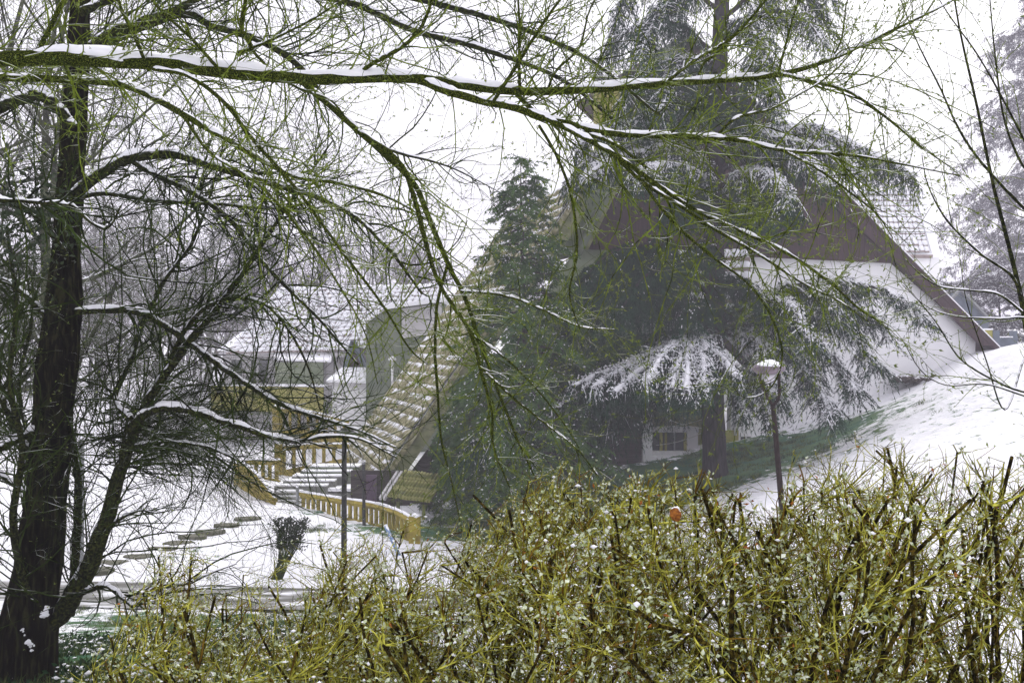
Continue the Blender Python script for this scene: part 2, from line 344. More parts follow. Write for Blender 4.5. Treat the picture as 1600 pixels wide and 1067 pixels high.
# where the grass shows through the snow (under the cedar, on the bank by the dark tree, along the balustrade)
def blob(x, y, rx, ry, a=1.0): return a * np.exp(-(((xy[:, 0] - x) / rx) ** 2 + ((xy[:, 1] - y) / ry) ** 2))
grass = (blob(7.5, 39.5, 5.5, 4.0, 1.25) + blob(11, 42, 3.2, 2.6, 0.8) + blob(2.5, 37, 4.2, 3.6, 1.2) + blob(0.5, 33.5, 2.8, 2.4, 0.8) + blob(-3.8, 33.0, 2.6, 1.5, 0.7) + blob(-7.0, 36.3, 1.6, 0.8, 0.5)
         + blob(-4.5, 15.5, 3.0, 5.5, 0.50) + blob(-3.6, 10.0, 2.2, 2.6, 0.30) + blob(-8, 20.8, 6, 1.4, 0.45) + blob(-2.0, 20.5, 4, 1.3, 0.3)
         + blob(-9.2, 28.5, 1.2, 0.8, 0.33) + blob(17.5, 45, 0.8, 0.8, 0.4) + blob(15, 33, 7, 8, 0.16) + blob(12.5, 41.5, 3.5, 2.5, 0.45) + blob(-3.4, 8.5, 1.6, 2.0, 0.25) + blob(-5, 18.0, 5, 3.2, 0.45) + blob(-3.5, 11.5, 3.0, 3.5, 0.35))
nx_, ny_ = len(gx), len(gy)
ii, jj = np.meshgrid(np.arange(nx_ - 1), np.arange(ny_ - 1)); b0 = (jj * nx_ + ii).ravel()
gm = bpy.data.materials.new('snowy_ground'); gm.use_nodes = True
N_, L_ = gm.node_tree.nodes, gm.node_tree.links; pb = N_["Principled BSDF"]; pb.inputs["Roughness"].default_value = 0.8; pb.inputs["Specular IOR Level"].default_value = 0.2
ga = N_.new("ShaderNodeAttribute"); ga.attribute_name = "grass"
tc_ = N_.new("ShaderNodeTexCoord")
def tnoise(scale, det):
    n = N_.new("ShaderNodeTexNoise"); n.inputs["Scale"].default_value = scale; n.inputs["Detail"].default_value = det; n.inputs["Roughness"].default_value = 0.65
    L_.new(tc_.outputs["Object"], n.inputs["Vector"]); return n
n1, n2, n3 = tnoise(2.2, 8), tnoise(1.1, 4), tnoise(20, 3)
add1 = N_.new("ShaderNodeMath"); add1.operation = 'MULTIPLY_ADD'; add1.inputs[1].default_value = 2.4; L_.new(n1.outputs[0], add1.inputs[0]); L_.new(ga.outputs["Fac"], add1.inputs[2])
add2 = N_.new("ShaderNodeMath"); add2.operation = 'MULTIPLY_ADD'; add2.inputs[1].default_value = 0.5; L_.new(n3.outputs[0], add2.inputs[0]); L_.new(add1.outputs[0], add2.inputs[2])
mr_ = N_.new("ShaderNodeMapRange"); mr_.inputs[1].default_value = 1.80; mr_.inputs[2].default_value = 2.02; L_.new(add2.outputs[0], mr_.inputs[0])
gr_ = N_.new("ShaderNodeValToRGB"); gr_.color_ramp.elements[0].color = (0.020, 0.095, 0.045, 1); gr_.color_ramp.elements[1].color = (0.10, 0.17, 0.040, 1); gr_.color_ramp.elements[0].position = 0.4; gr_.color_ramp.elements[1].position = 0.75
L_.new(n2.outputs[0], gr_.inputs[0])
mg = N_.new("ShaderNodeMix"); mg.data_type = 'RGBA'; mg.inputs[6].default_value = (0.80, 0.805, 0.83, 1); L_.new(mr_.outputs[0], mg.inputs[0]); L_.new(gr_.outputs[0], mg.inputs[7]); L_.new(mg.outputs[2], pb.inputs["Base Color"])
bp_ = N_.new("ShaderNodeBump"); bp_.inputs["Strength"].default_value = 0.8; bp_.inputs["Distance"].default_value = 0.16; L_.new(n1.outputs[0], bp_.inputs["Height"]); L_.new(bp_.outputs[0], pb.inputs["Normal"])
ground = obj('ground', np.column_stack([xy, Z]), [np.stack([b0, b0 + 1, b0 + 1 + nx_, b0 + nx_], 1)], gm)
tag(ground, 'snow covered sloping ground with patches of green grass', 'ground', kind='structure')
at_ = ground.data.attributes.new("grass", 'FLOAT', 'POINT'); at_.data.foreach_set("value", grass.astype(np.float32))

# footpath: grey asphalt half hidden by snow
pm = mat('path_surface', (0.10, 0.10, 0.085), (0.80, 0.81, 0.84), 1.4, 0.85, 0.3, c3=(0.24, 0.24, 0.23), detail=8, cut=(0.40, 0.66), aniso=(0.5, 1.6, 1))
px_ = np.linspace(-40, 4.3, 260); e0, e1 = path_edge(px_); rows = []
for k in range(9):
    yy = e0 + (e1 - e0) * k / 8; rows.append(np.column_stack([px_, yy, hz(np.stack([px_, yy], 1)) + 0.0]))
V = np.concatenate(rows); n_ = len(px_); a_, b_ = np.meshgrid(np.arange(n_ - 1), np.arange(8)); q_ = (b_ * n_ + a_).ravel()
tag(obj('path', V, [np.stack([q_, q_ + 1, q_ + 1 + n_, q_ + n_], 1)], pm), 'grey asphalt footpath half covered by snow below the bank', 'path', kind='structure')

# ------------------------------------------------------------------ buildings
def clip_x(poly, x0, x1):                   # clip a 2-D polygon to a strip x0..x1
    def half(pts, f):
        out = []
        for i in range(len(pts)):
            a, b = pts[i], pts[(i + 1) % len(pts)]; fa, fb = f(a), f(b)
            if fa >= 0: out.append(a)
            if (fa >= 0) != (fb >= 0):
                t = fa / (fa - fb); out.append((a[0] + (b[0] - a[0]) * t, a[1] + (b[1] - a[1]) * t))
        return out
    p = half(poly, lambda q: q[0] - x0)
    return half(p, lambda q: x1 - q[0]) if len(p) > 2 else []
def clip_y(poly, y0, y1):
    return [(b, a) for a, b in clip_x([(y, x) for x, y in poly], y0, y1)]

def tile_shape(w, l, rise, thick=0.026):     # one barrel tile, u across, v down the slope, w up
    a = np.linspace(0, np.pi, 5); u = -np.cos(a) * w / 2; h = np.sin(a) * rise
    top = [[x, 0, y] for x, y in zip(u, h)]; bot = [[x, l, y + thick * 2.2] for x, y in zip(u, h)]
    lip = [[x, l, y * 0.35 - 0.01] for x, y in zip(u, h)]
    V = np.array(top + bot + lip); i = np.arange(4)
    return V, np.concatenate([np.stack([i, i + 1, i + 6, i + 5], 1), np.stack([i + 5, i + 6, i + 11, i + 10], 1)])
def tile_roof(O, U, W, nu, nv, keep=None, rise=0.07, rng=None, jit=0.02):
    """O upper corner, U vector along the ridge, W vector down the slope; returns placements and tile geometry"""
    lu, lw = np.linalg.norm(U), np.linalg.norm(W); u, w = U / lu, W / lw; n = np.cross(w, u); n = n if n[2] > 0 else -n
    tu, tw = lu / nu, lw / nv
    tv, tf = tile_shape(tu * 0.97, tw * 1.12, rise)
    out = []
    for j in range(nv):
        for i in range(nu):
            if keep is not None and not keep((i + .5) / nu, (j + .5) / nv): continue
            k = rng.normal(size=3) * jit if rng is not None else np.zeros(3)
            o = O + u * (tu * (i + 0.5) + k[0] * tu) + w * (tw * j + k[1] * tw) + n * (0.02 + abs(k[2]))
            out.append(o[None] + tv[:, :1] * u + tv[:, 1:2] * w + tv[:, 2:3] * n)
    return out, tf
def tiles_joined(name, O, U, W, nu, nv, m, parent, **k):
    pl, tf = tile_roof(O, U, W, nu, nv, **k); mb = MB()
    for v in pl: mb.add(v, tf)
    return mb.build(name, m, parent, kind='stuff')
def tiles_single(O, U, W, nu, nv, m, parent, **k):
    pl, tf = tile_roof(O, U, W, nu, nv, **k)
    if not pl: return
    c0 = pl[0][0]; first = None; org = origin(parent)
    for v in pl:
        if first is None:
            first = mesh_data('tile', v - v[0], [tf], m)
        o = bpy.data.objects.new('tile', first); COL.objects.link(o); o.parent = parent
        o.location = tuple(v[0] - org)

# ---- the big house with the steep roof
iA, iB = 1 / 40.0, 1 / 49.0
def dg(px): return 1.0 / (iA + (iB - iA) * (px - 590.0) / 930.0)
def GP(px, py, off=0.0):
    p = P(px, py, dg(px)); return p + NB * off
NB = nrm(P(1520, 533.5, 49.0) - P(590, 533.5, 40.0)); NB = np.array([-NB[1], NB[0], 0.0])      # horizontal, into the house
house = empty('steep_roof_house', GP(1010, 730), 'large white house with a steep roof and brown timber gable behind the cedar', 'house')
def gp(poly, off=0.0): return [GP(x, y, off) for x, y in poly]
wallP = [(1008, 380), (1360, 385), (1392, 412), (1524, 527), (1524, 620), (1400, 670), (1142, 730), (1142, 632), (1008, 632)]
slab('wall', gp(wallP), NB * 0.35, M['white_render'], house)
slab('pier', gp([(1004, 632.5), (1019, 632.5), (1019, 745), (1004, 745)], -0.02), NB * 0.4, M['white_render'], house)
slab('plinth', gp([(1019.5, 711), (1142, 711), (1142, 750), (1019.5, 750)]), NB * 0.35, M['white_render'], house)
slab('wall', gp([(912, 380), (1007.5, 380), (1007.5, 640), (716, 640)], 0.02), NB * 0.35, M['green_render'], house)
slab('corner_board', gp([(1003.8, 392), (1013, 392), (1013, 631), (1003.8, 631)], -0.05), NB * 0.06, M['white_paint'], house)
dark = [(716, 641), (1003, 641), (1003, 770), (900, 800), (640, 860), (628, 760)]
y = 641
while y < 850:
    q = clip_y(dark, y, y + 13.2)
    if len(q) > 2: slab('board', gp(q, 0.03), NB * 0.08, M['dark_board'], house)
    y += 14
slab('wall', gp([(x, y + 1) for x, y in dark], 0.12), NB * 0.25, M['dark_board'], house)
# brown gable of upright boards
gab = [(1040, 118), (1068, 90), (1380, 402), (1386, 412), (908, 390), (975, 245)]
x = 905
while x < 1390:
    q = clip_x(gab, x, x + 19.3)
    if len(q) > 2: slab('gable_board', gp(q, -0.28), NB * 0.1, M['brown_board'], house)
    x += 20
slab('gable_back', gp([(1040, 120), (1068, 92), (1378, 402), (1384, 410), (910, 388), (977, 247)], -0.17), NB * 0.1, M['brown_board'], house)
slab('barge_board', gp([(1063, 60), (1543, 540), (1520, 540), (1390, 411), (1063, 125)], -0.55), NB * 0.14, M['brown_board'], house)
slab('barge_board', gp([(906, 286), (906, 340), (622, 748), (590, 748)], -0.5), NB * 0.14, M['pale_board'], house)
slab('barge_board', gp([(1061, 60), (1061, 110), (984, 246), (912, 392), (898, 392), (970, 246)], -0.52), NB * 0.14, M['pale_board'], house)
slab('wall', gp([(908, 300), (950, 300), (912, 384), (912, 396), (850, 396)], .05), NB * 0.3, M['green_render'], house)
A0, A1, A2 = GP(1063, 58, -0.6), GP(586, 752, -0.6), GP(1548, 543, -0.6)
AL = GP(908, 284, -0.6)
slab('roof', [A0, GP(897, 392, -.6), GP(897, 392, 4), A0 + NB * 4.6], np.array([0.10, 0, -0.24]), M['moss_render'], house)
roofL = slab('roof', [AL, A1, A1 + NB * 9, AL + NB * 9], np.array([0.10, 0, -0.24]), M['tile_mossy'], house)
tiles_joined('roof_tiles', AL + np.array([-0.01, 0, 0.03]), NB * 9, A1 - AL, 26, 30, M['tile_mossy'], roofL, rise=0.09, rng=rg(1))
slab('roof', [A0, A2, A2 + NB * 13, A0 + NB * 13], np.array([-0.10, 0, -0.24]), M['brown_board'], house)
up_ = np.array([0.05, 0, 0.012]); slab('roof_snow', [A0 + up_ + NB * .08, A2 + up_ + NB * .08, A2 + up_ + NB * 13, A0 + up_ + NB * 13], np.array([0.03, 0, 0.05]), M['snow'], house)
cv, cf = extrude([P(932, 128, 44.4), P(1000, 128, 44.4), P(1000, 340, 44.4), P(932, 340, 44.4)], (0, 1.6, 0)); chim = obj('chimney', cv, cf, M['yellow_render'], house, False)
cv, cf = extrude([P(928, 120, 44.3), P(1004, 120, 44.3), P(1004, 128, 44.3), P(928, 128, 44.3)], (0, 1.8, 0)); obj('chimney_cap', cv, cf, M['concrete'], chim, False)
# ground floor recess with its window
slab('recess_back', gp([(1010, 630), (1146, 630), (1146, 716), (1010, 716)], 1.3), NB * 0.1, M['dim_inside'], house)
slab('recess_ceiling', [GP(1019.5, 632.5, 0.35), GP(1141, 632.5, 0.35), GP(1141, 632.5, 1.29), GP(1019.5, 632.5, 1.29)], (0, 0, 0.1), M['white_paint'], house)
slab('recess_beam', gp([(1019.5, 632), (1141.5, 632), (1141.5, 637), (1019.5, 637)], -0.04), NB * 0.3, M['white_paint'], house)
slab('transom', gp([(1020, 668), (1100, 668), (1100, 677), (1020, 677)], 0.5), NB * 0.2, M['grey_wall'], house)
win = slab('window', gp([(1024, 677.5), (1082, 677.5), (1082, 706), (1024, 706)], 0.62), NB * 0.04, M['glass'], house)
for a, b in ((1024, 1027), (1040, 1044), (1048, 1051), (1062, 1064), (1078, 1082)):
    slab('mullion', gp([(a, 677.5), (b, 677.5), (b, 706), (a, 706)], 0.55), NB * 0.06, M['metal_grey'] if b - a < 3 else M['yellow_render'], win)
slab('sill', gp([(1022, 706), (1100, 706), (1100, 710.5), (1022, 710.5)], 0.1), NB * 0.6, M['white_paint'], win)
slab('side_panel', gp([(1083, 677), (1100, 677), (1100, 706), (1083, 706)], 0.56), NB * 0.1, M['grey_wall'], house)
slab('yellow_panel', gp([(1133, 672), (1153, 672), (1153, 716), (1133, 716)], -0.06), NB * 0.05, M['yellow_render'], house)
for a, b in ((1157, 1173), (1182, 1206)):
    w = slab('cellar_window', gp([(a, 682), (b, 682), (b, 700), (a, 700)], -0.03), NB * 0.02, M['glass'], house)
    slab('frame', gp([(a - 1.5, 680), (b + 1.5, 680), (b + 1.5, 682), (a - 1.5, 682)], -0.06), NB * 0.05, M['white_paint'], w)
    slab('frame', gp([((a + b) / 2 - .7, 682.2), ((a + b) / 2 + .7, 682.2), ((a + b) / 2 + .7, 700), ((a + b) / 2 - .7, 700)], -0.05), NB * 0.03, M['white_paint'], w)
slab('drain_pipe', gp([(1145.5, 600), (1149, 600), (1149, 680), (1145.5, 680)], -0.12), NB * 0.1, M['grey_wall'], house)
# lean-to roof over the wall behind the cedar, every tile its own piece
def LR(px, py): return P(px, py, 43.4 - (py - 396) / 205.0 * 3.4)
lean = slab('lean_to_roof', [LR(998, 396), LR(1168, 396), LR(1168, 572)], (0, 0.05, -0.16), M['tile_snowy'], house)
tiles_single(LR(998, 394) + np.array([0, 0, .04]), LR(1242, 394) - LR(998, 394), LR(998, 600) - LR(998, 394), 17, 12, M['tile_snowy'], lean,
             keep=lambda u, v: u > v * 0.80 + 0.02 and u < .69, rise=0.11, rng=rg(2))
slab('rake_beam', [LR(994, 396), LR(1003, 396), LR(1172, 572), LR(1162, 574)], (0, -0.12, 0.10), M['dark_board'], house)
# annex with its own little roof behind the gable
ax0, ax1 = 52.5, 55.5
slab('annex_wall', [P(1330, 397, ax0), P(1453, 397, ax0), P(1453, 560, ax0), P(1330, 560, ax0)], (0, 5, 0), M['white_render'], house)
slab('annex_wall', [P(1453.5, 394, ax0 + .02), P(1468, 394, ax0 + .02), P(1468, 560, ax0 + .02), P(1453.5, 560, ax0 + .02)], (0, 5, 0), M['white_render'], house)
ar = slab('annex_roof', [P(1270, 296, ax1), P(1428, 300, ax1), P(1458, 398, ax0 - .3), P(1330, 398, ax0 - .3)], (0, 0.06, -0.18), M['tile_snowy'], house)
O_ = P(1290, 300, ax1); tiles_single(O_ + np.array([0, 0, .05]), P(1427, 300, ax1) - O_, P(1290 + 16, 396, ax0 - .3) - O_, 19, 11, M['tile_snowy'], ar, rise=0.07, rng=rg(3),
                                       keep=lambda u, v: True)
slab('annex_verge', [P(1428, 297, ax1), P(1442, 297, ax1), P(1470, 396, ax0 - .3), P(1456, 396, ax0 - .3)], (0, 0.05, -0.22), M['snow'], house)

# ---- tiled porch by the balustrade
porch = empty('tiled_porch', P(622, 815, 36.5), 'small porch with mossy yellow green tiles below the steep roof', 'porch')
pd = 36.5
O_ = P(632, 738, pd + 1.2); U_ = P(697, 745, pd + .9) - O_; W_ = P(606, 778, pd - .3) - O_
pr = slab('porch_roof', [O_, O_ + U_, O_ + U_ + W_, O_ + W_], (0, 0, -0.08), M['dark_board'], porch)
tiles_single(O_ + np.array([0, 0, .03]), U_, W_, 13, 3, M['tile_porch'], pr, rise=0.06, rng=rg(4))
for k in (0.0, 0.16):
    a = O_ - nrm(U_) * (0.10 + k); V, Fq = bar(a, a + W_ * 1.05, 0.09, 0.12); obj('rake_board', V, [Fq], M['grey_wall'], porch, False)
for px, py in ((622, 775), (662, 784)):
    g = P(px, py, pd - .1); V, Fq = bar(g, (g[0], g[1], G(g[0], g[1]) - .1), 0.13, 0.13); obj('post', V, [Fq], M['pale_board'], porch, False)
slab('door', [P(572, 742, 39), P(588, 742, 39), P(588, 792, 39), P(572, 792, 39)], (0, .08, 0), M['purple_door'], porch)
slab('wall', [P(548, 735, 39.2), P(640, 735, 39.2), P(640, 830, 39.2), P(548, 830, 39.2)], (0, .15, 0), M['dark_board'], porch)

# ---- house in the fog on the far side of the stairs
farh = empty('snow_roofed_house', P(450, 690, 58), 'pale low house with a wide snow covered tile roof beyond the yellow stairs', 'house')
FB = 58.0
r0, r1, r2, r3 = P(466, 452, 63), P(700, 446, 63), P(660, 552, FB - .6), P(338, 548, FB - .6)
rf = slab('roof', [r0, r1, r2, r3], (0, 0.1, -0.25), M['tile_snowy'], farh)
tiles_joined('roof_tiles', r0 + (r3 - r0) * 0 + np.array([-1.2, -.05, .02]), r1 - r0 + np.array([1.0, 0, 0]), (r2 + r3) / 2 - (r0 + r1) / 2 + np.array([0.6, 0, 0]), 30, 15, M['tile_snowy'], rf, rng=rg(5), rise=0.12,
             keep=lambda u, v: True)
slab('fascia', [P(340, 548.5, FB - .62), P(600, 552, FB - .62), P(600, 558, FB - .62), P(340, 556, FB - .62)], (0, .1, 0), M['grey_wall'], farh)
slab('wall', [P(348, 556, FB), P(585, 556, FB), P(585, 700, FB), P(348, 700, FB)], (0, 5, 0), M['grey_wall'], farh)
for a, b in ((362, 378), (392, 400), (404, 418)):
    w = slab('window', [P(a, 562, FB - .04), P(b, 562, FB - .04), P(b, 598, FB - .04), P(a, 598, FB - .04)], (0, .03, 0), M['glass'], farh)
    slab('frame', [P(a - 1.5, 560, FB - .08), P(b + 1.5, 560, FB - .08), P(b + 1.5, 562, FB - .08), P(a - 1.5, 562, FB - .08)], (0, .06, 0), M['white_paint'], w)
slab('balcony', [P(330, 603, FB - 1.6), P(505, 605, FB - 1.6), P(505, 645, FB - 1.6), P(330, 641, FB - 1.6)], (0, .2, 0), M['yellow_render'], farh)
slab('balcony_coping', [P(326, 599, FB - 1.75), P(509, 601, FB - 1.75), P(509, 604.5, FB - 1.75), P(326, 602.5, FB - 1.75)], (0, .5, 0), M['snow'], farh)
slab('balcony_floor', [P(330, 641.5, FB - 1.5), P(505, 645.5, FB - 1.5), P(505, 651, FB - 1.5), P(330, 647, FB - 1.5)], (0, 1.45, 0), M['concrete'], farh)
slab('awning', [P(427, 552, FB - .4), P(520, 554, FB - .4), P(517, 566, FB - 1.3), P(430, 563, FB - 1.3)], (0, 0, .12), M['snow'], farh)
slab('wall', [P(430, 566, FB - .3), P(505, 566, FB - .3), P(505, 600, FB - .3), P(430, 600, FB - .3)], (0, .2, 0), M['green_render'], farh)
# blue grey dormer boards
for a, b in (((552, 533), (538, 580)), ((552, 533), (574, 580))):
    V, Fq = bar(P(a[0], a[1], FB - 1.2), P(b[0], b[1], FB - 1.2), .35, .28); obj('dormer_board', V, [Fq], M['blue_grey'], farh, False)
slab('dormer_front', [P(552, 537, FB - 1.05), P(572, 580, FB - 1.05), P(540, 580, FB - 1.05)], (0, .3, 0), M['brown_board'], farh)
# low wing with its snowy roof
wing = slab('wing_wall', [P(519, 600, FB - 3.5), P(573, 602, FB - 3.5), P(573, 700, FB - 3.5), P(519, 700, FB - 3.5)], (0, 3, 0), M['white_render'], farh)
slab('wing_roof', [P(534, 577, FB - 1.5), P(575, 577, FB - 1.5), P(577, 599, FB - 3.9), P(510, 597, FB - 3.9)], (0, 0, .12), M['snow'], farh)
slab('wing_eave', [P(511, 597.8, FB - 3.88), P(576, 599.8, FB - 3.88), P(576, 604, FB - 3.88), P(511, 602, FB - 3.88)], (0, .15, 0), M['grey_wall'], farh)
# green rendered block between the two houses
block = empty('green_building', P(610, 700, 53), 'narrow green rendered building wedged between the two roofs', 'building')
slab('wall', [P(572, 502, 53), P(602, 482, 53), P(690, 470, 53), P(690, 740, 53), P(572, 740, 53)], (0, 6, 0), M['moss_render'], block)
slab('roof', [P(566, 502, 52.6), P(601, 477, 52.6), P(701, 464, 52.6), P(701, 470, 52.6), P(602, 483, 52.6), P(568, 507, 52.6)], (0, 6.6, 0), M['snow'], block)
slab('upper_wall', [P(628, 482, 52.9), P(690, 474, 52.9), P(690, 520, 52.9), P(628, 530, 52.9)], (0, .1, 0), M['grey_wall'], block)

# ------------------------------------------------------------------ yellow stairs and balustrades
def run(name, label, tops, bots, nb, capped=(True, True), solid=False, snow=True, w=0.12, group='yellow balustrades by the stairs'):
    """tops/bots: photo points with depth along the rail and along the foot"""
    T = np.array([P(*t) for t in tops]); Bt = np.array([P(*b) for b in bots])
    n = 60; t = catmull(T, n); b = catmull(Bt, n); b[:, :2] = t[:, :2]
    e = empty(name, b[0], label, 'balustrade', group)
    rail = tube(t[None], np.full((1, n), w), 4, True); obj('top_rail', rail[0], rail[1], M['yellow_paint'], e, False)
    pl = np.stack([b[:-1], b[1:]], 1)
    mb = MB()
    k = np.arange(n); lo = b.copy(); lo[:, 2] -= 0.35; hi = b.copy(); hi[:, 2] += 0.26
    side = np.cross(nrm(np.gradient(t, axis=0)), [0, 0, 1.0]); side = nrm(side) * 0.08
    V = np.concatenate([lo - side, lo + side, hi + side, hi - side]); i = np.arange(n - 1)
    Q = np.concatenate([np.stack([i + n * p, i + 1 + n * p, i + 1 + n * ((p + 1) % 4), i + n * ((p + 1) % 4)], 1) for p in range(4)])
    obj('bottom_rail', V, [Q, np.array([[0, n, 2 * n, 3 * n], [4 * n - 1, 3 * n - 1, 2 * n - 1, n - 1]])], M['yellow_paint'], e, False)
    for j in range(nb):
        f = (j + .5) / nb * (n - 1); q = int(f); fr = f - q
        a = b[q] * (1 - fr) + b[q + 1] * fr; c = t[q] * (1 - fr) + t[q + 1] * fr
        bw = 0.15 if not solid else np.linalg.norm(t[-1] - t[0]) / nb * 0.93
        V, Fq = box((a + c) / 2, (bw, 0.07, max(c[2] - a[2] - .02, .1)), math.atan2(t[q + 1][1] - t[q][1], t[q + 1][0] - t[q][0]))
        obj('board' if solid else 'baluster', V, [Fq], M['yellow_paint'], e, False)
    for f, on in ((0, capped[0]), (-1, capped[1])):
        if on:
            hgt = t[f][2] - b[f][2] + 0.45
            V, Fq = box((t[f][0], t[f][1], b[f][2] + hgt / 2 - .3), (0.34, 0.34, hgt + .1)); pst = obj('end_post', V, [Fq], M['yellow_paint'], e, False)
            V, Fq = lumps(np.array([[t[f][0], t[f][1], b[f][2] + hgt - .24]]), np.array([0.25]), rg(5), .45); obj('snow_cap', V, [Fq], M['snow'], pst)
    if snow:
        s = t.copy(); s[:, 2] += w * 0.9
        V, Fq = tube(s[None], (0.045 + 0.03 * rg(8).random((1, n))), 5, True); obj('snow_cap', V, Fq, M['snow'], e)
    return e
run('balustrade', 'yellow balustrade running down from the stairs to a snow topped end post',
    [(470, 772, 37.5), (530, 782, 35.6), (583, 790, 34), (620, 801, 32.4), (648, 816, 31)], [(470, 806, 37.5), (530, 818, 35.6), (583, 830, 34), (620, 845, 32.4), (648, 862, 31)], 24, (False, True))
run('balustrade', 'yellow parapet of close upright boards curving down to the foot of the stairs',
    [(368, 726, 41), (385, 730, 40), (408, 752, 38.6), (430, 782, 37.4)], [(368, 752, 41), (385, 764, 40), (408, 786, 38.6), (430, 803, 37.4)], 20, (False, False), True)
run('balustrade', 'short yellow balustrade with wide gaps at the head of the curved parapet',
    [(384, 722, 43), (410, 722, 43), (438, 722, 43)], [(384, 748, 43), (410, 754, 43), (438, 760, 43)], 5, (False, False))
run('balustrade', 'upper yellow balustrade with white snow showing between its posts',
    [(436, 700, 44.5), (490, 697, 44.5), (545, 697, 44.5)], [(436, 745, 44.5), (490, 734, 44.5), (545, 724, 44.5)], 7, (True, False))
run('balustrade', 'highest yellow balustrade in front of the low snowy roofed wing',
    [(432, 640, 51), (485, 646, 51), (545, 660, 51)], [(432, 676, 51), (485, 680, 51), (545, 690, 51)], 8, (True, False))
st = empty('staircase', P(450, 803, 37.3), 'snow dusted concrete staircase climbing between the yellow balustrades', 'staircase')
for k in range(5):                          # lower flight
    a = P(450, 802 - k * 7.2, 37.4 + k * .34)
    V, Fq = box((a[0], a[1] + .3, a[2] + .0), (1.0, .95, .20)); s = obj('step', V, [Fq], M['concrete'], st, False)
    V, Fq = box((a[0], a[1] + .28, a[2] + .125), (.96, .42, .045)); obj('snow', V, [Fq], M['snow'], s, False)
for k in range(5):                          # upper flight, wider, turning towards the house
    a = P(472 + k * 13, 764 - k * 7.5, 39.6 + k * .5)
    V, Fq = box((a[0], a[1] + .3, a[2] - .1), (2.1, 1.1, .5)); s = obj('step', V, [Fq], M['moss_render'] if k > 2 else M['concrete'], st, False)
    V, Fq = box((a[0], a[1] + .2, a[2] + .175), (2.05, .85, .05)); obj('snow', V, [Fq], M['snow'], s, False)
V, Fq = box(P(508, 772, 39.5) + np.array([0, .6, -.2]), (2.6, 1.3, .5)); s = obj('landing', V, [Fq], M['concrete'], st, False)
V, Fq = box(P(508, 766, 39.5) + np.array([0, .6, .02]), (2.6, 1.25, .12)); obj('snow', V, [Fq], M['snow'], s, False)
# snow bank behind the stairs
rS = rg(30)
# stepping stones
cs = [(156, 893), (176, 882), (217, 872), (253, 860), (278, 851), (302, 840), (328, 832), (354, 822), (386, 812)]
for i, (px, py) in enumerate(cs):
    c = ground_at(px, py); r = rg(40 + i); a = np.linspace(0, 2 * np.pi, 15)[:-1]
    rr = 0.47 * (1 + 0.12 * r.normal(size=14)); poly = np.stack([c[0] + rr * np.cos(a) * 0.95, c[1] + 0.60 * rr * np.sin(a), np.full(14, c[2] - .05)], 1)
    inner = poly.copy(); V, Fs = extrude(poly, (0, 0, 0.125))
    words = ['lowest of the nine grey stepping stones, beside the leaning stem', 'second grey stepping stone up from the footpath', 'third grey stepping stone up from the footpath', 'fourth grey stepping stone up from the footpath',
             'middle one of the nine grey stepping stones in the snow', 'fourth grey stepping stone down from the yellow stairs', 'third grey stepping stone down from the yellow stairs', 'second grey stepping stone down from the yellow stairs', 'topmost grey stepping stone, next to the yellow stairs']
    tag(obj('stepping_stone', V, Fs, M['stone'], None, False), words[i], 'stepping stone', 'stepping stones up to the stairs')

# ------------------------------------------------------------------ lamps, poles and small things
def pole(name, parent, a, b, r0, r1, m, sides=10):
    t = np.linspace(0, 1, 6)[:, None]; p = np.array(a) * (1 - t) + np.array(b) * t
    V, Fs = tube(p[None], (r0 + (r1 - r0) * t[:, 0])[None], sides, True); return obj(name, V, Fs, m, parent)
def lathe(prof, c, sides=20):
    a = np.arange(sides) * 2 * np.pi / sides; pr = np.array(prof, float)
    V = np.stack([c[0] + pr[:, :1] * np.cos(a), c[1] + pr[:, :1] * np.sin(a), c[2] + np.repeat(pr[:, 1:], sides, 1)], -1).reshape(-1, 3)
    k = np.arange(sides); i = np.arange(len(pr) - 1)[:, None] * sides
    return V, [np.stack([i + k, i + (k + 1) % sides, i + sides + (k + 1) % sides, i + sides + k], -1).reshape(-1, 4)]
LD = 17.0
ltop, lmid = P(1201, 576, LD), P(1208, 634, LD); lb = P(1232, 830, LD); lb[2] = G(lb[0], lb[1]) - .2
lamp = empty('street_lamp', lb, 'leaning brown street lamp with a snow capped hood beside the cedar', 'street lamp')
pole('pole', lamp, lb, lmid, 0.062, 0.042, M['metal_brown'])
for dx in (-1, 1):
    a = [lmid, lmid + np.array([dx * .10, 0, .16]), P(1201 + dx * 14 + (2 if dx > 0 else 0), 592, LD), P(1201 + dx * 13, 580, LD)]
    c = catmull(np.column_stack([a, np.full(4, .03)]), 10); V, Fs = tube(c[None, :, :3], np.full((1, 10), .028), 7, True); obj('fork_arm', V, Fs, M['metal_brown'], lamp)
V, Fs = lathe([(.0, -.09), (.20, -.085), (.255, -.04), (.285, .01), (.27, .035), (.13, .12), (.0, .15)], ltop); obj('hood', V, Fs, M['lamp_hood'], lamp)
V, Fs = lathe([(.0, -.25), (.05, -.245), (.09, -.18), (.13, -.095), (.0, -.092)], ltop); obj('lamp_globe', V, Fs, M['lamp_glass'], lamp)
V, Fs = lathe([(.25, .035), (.255, .048), (.20, .085), (.13, .125), (.06, .15), (.0, .155)], ltop + np.array([.01, 0, 0])); obj('snow_cap', V, Fs, M['snow'], lamp)
b = P(537, 900, 21); b[2] = G(b[0], b[1]) - .2
l2 = empty('lamp_post', b, 'slim dark lamp post rising beside the balustrade', 'lamp post')
pole('pole', l2, b, P(538, 690, 21), .068, .052, M['metal_dark']); pole('bracket', l2, P(538, 690, 21), P(541, 680, 20.9), .05, .03, M['metal_dark'])
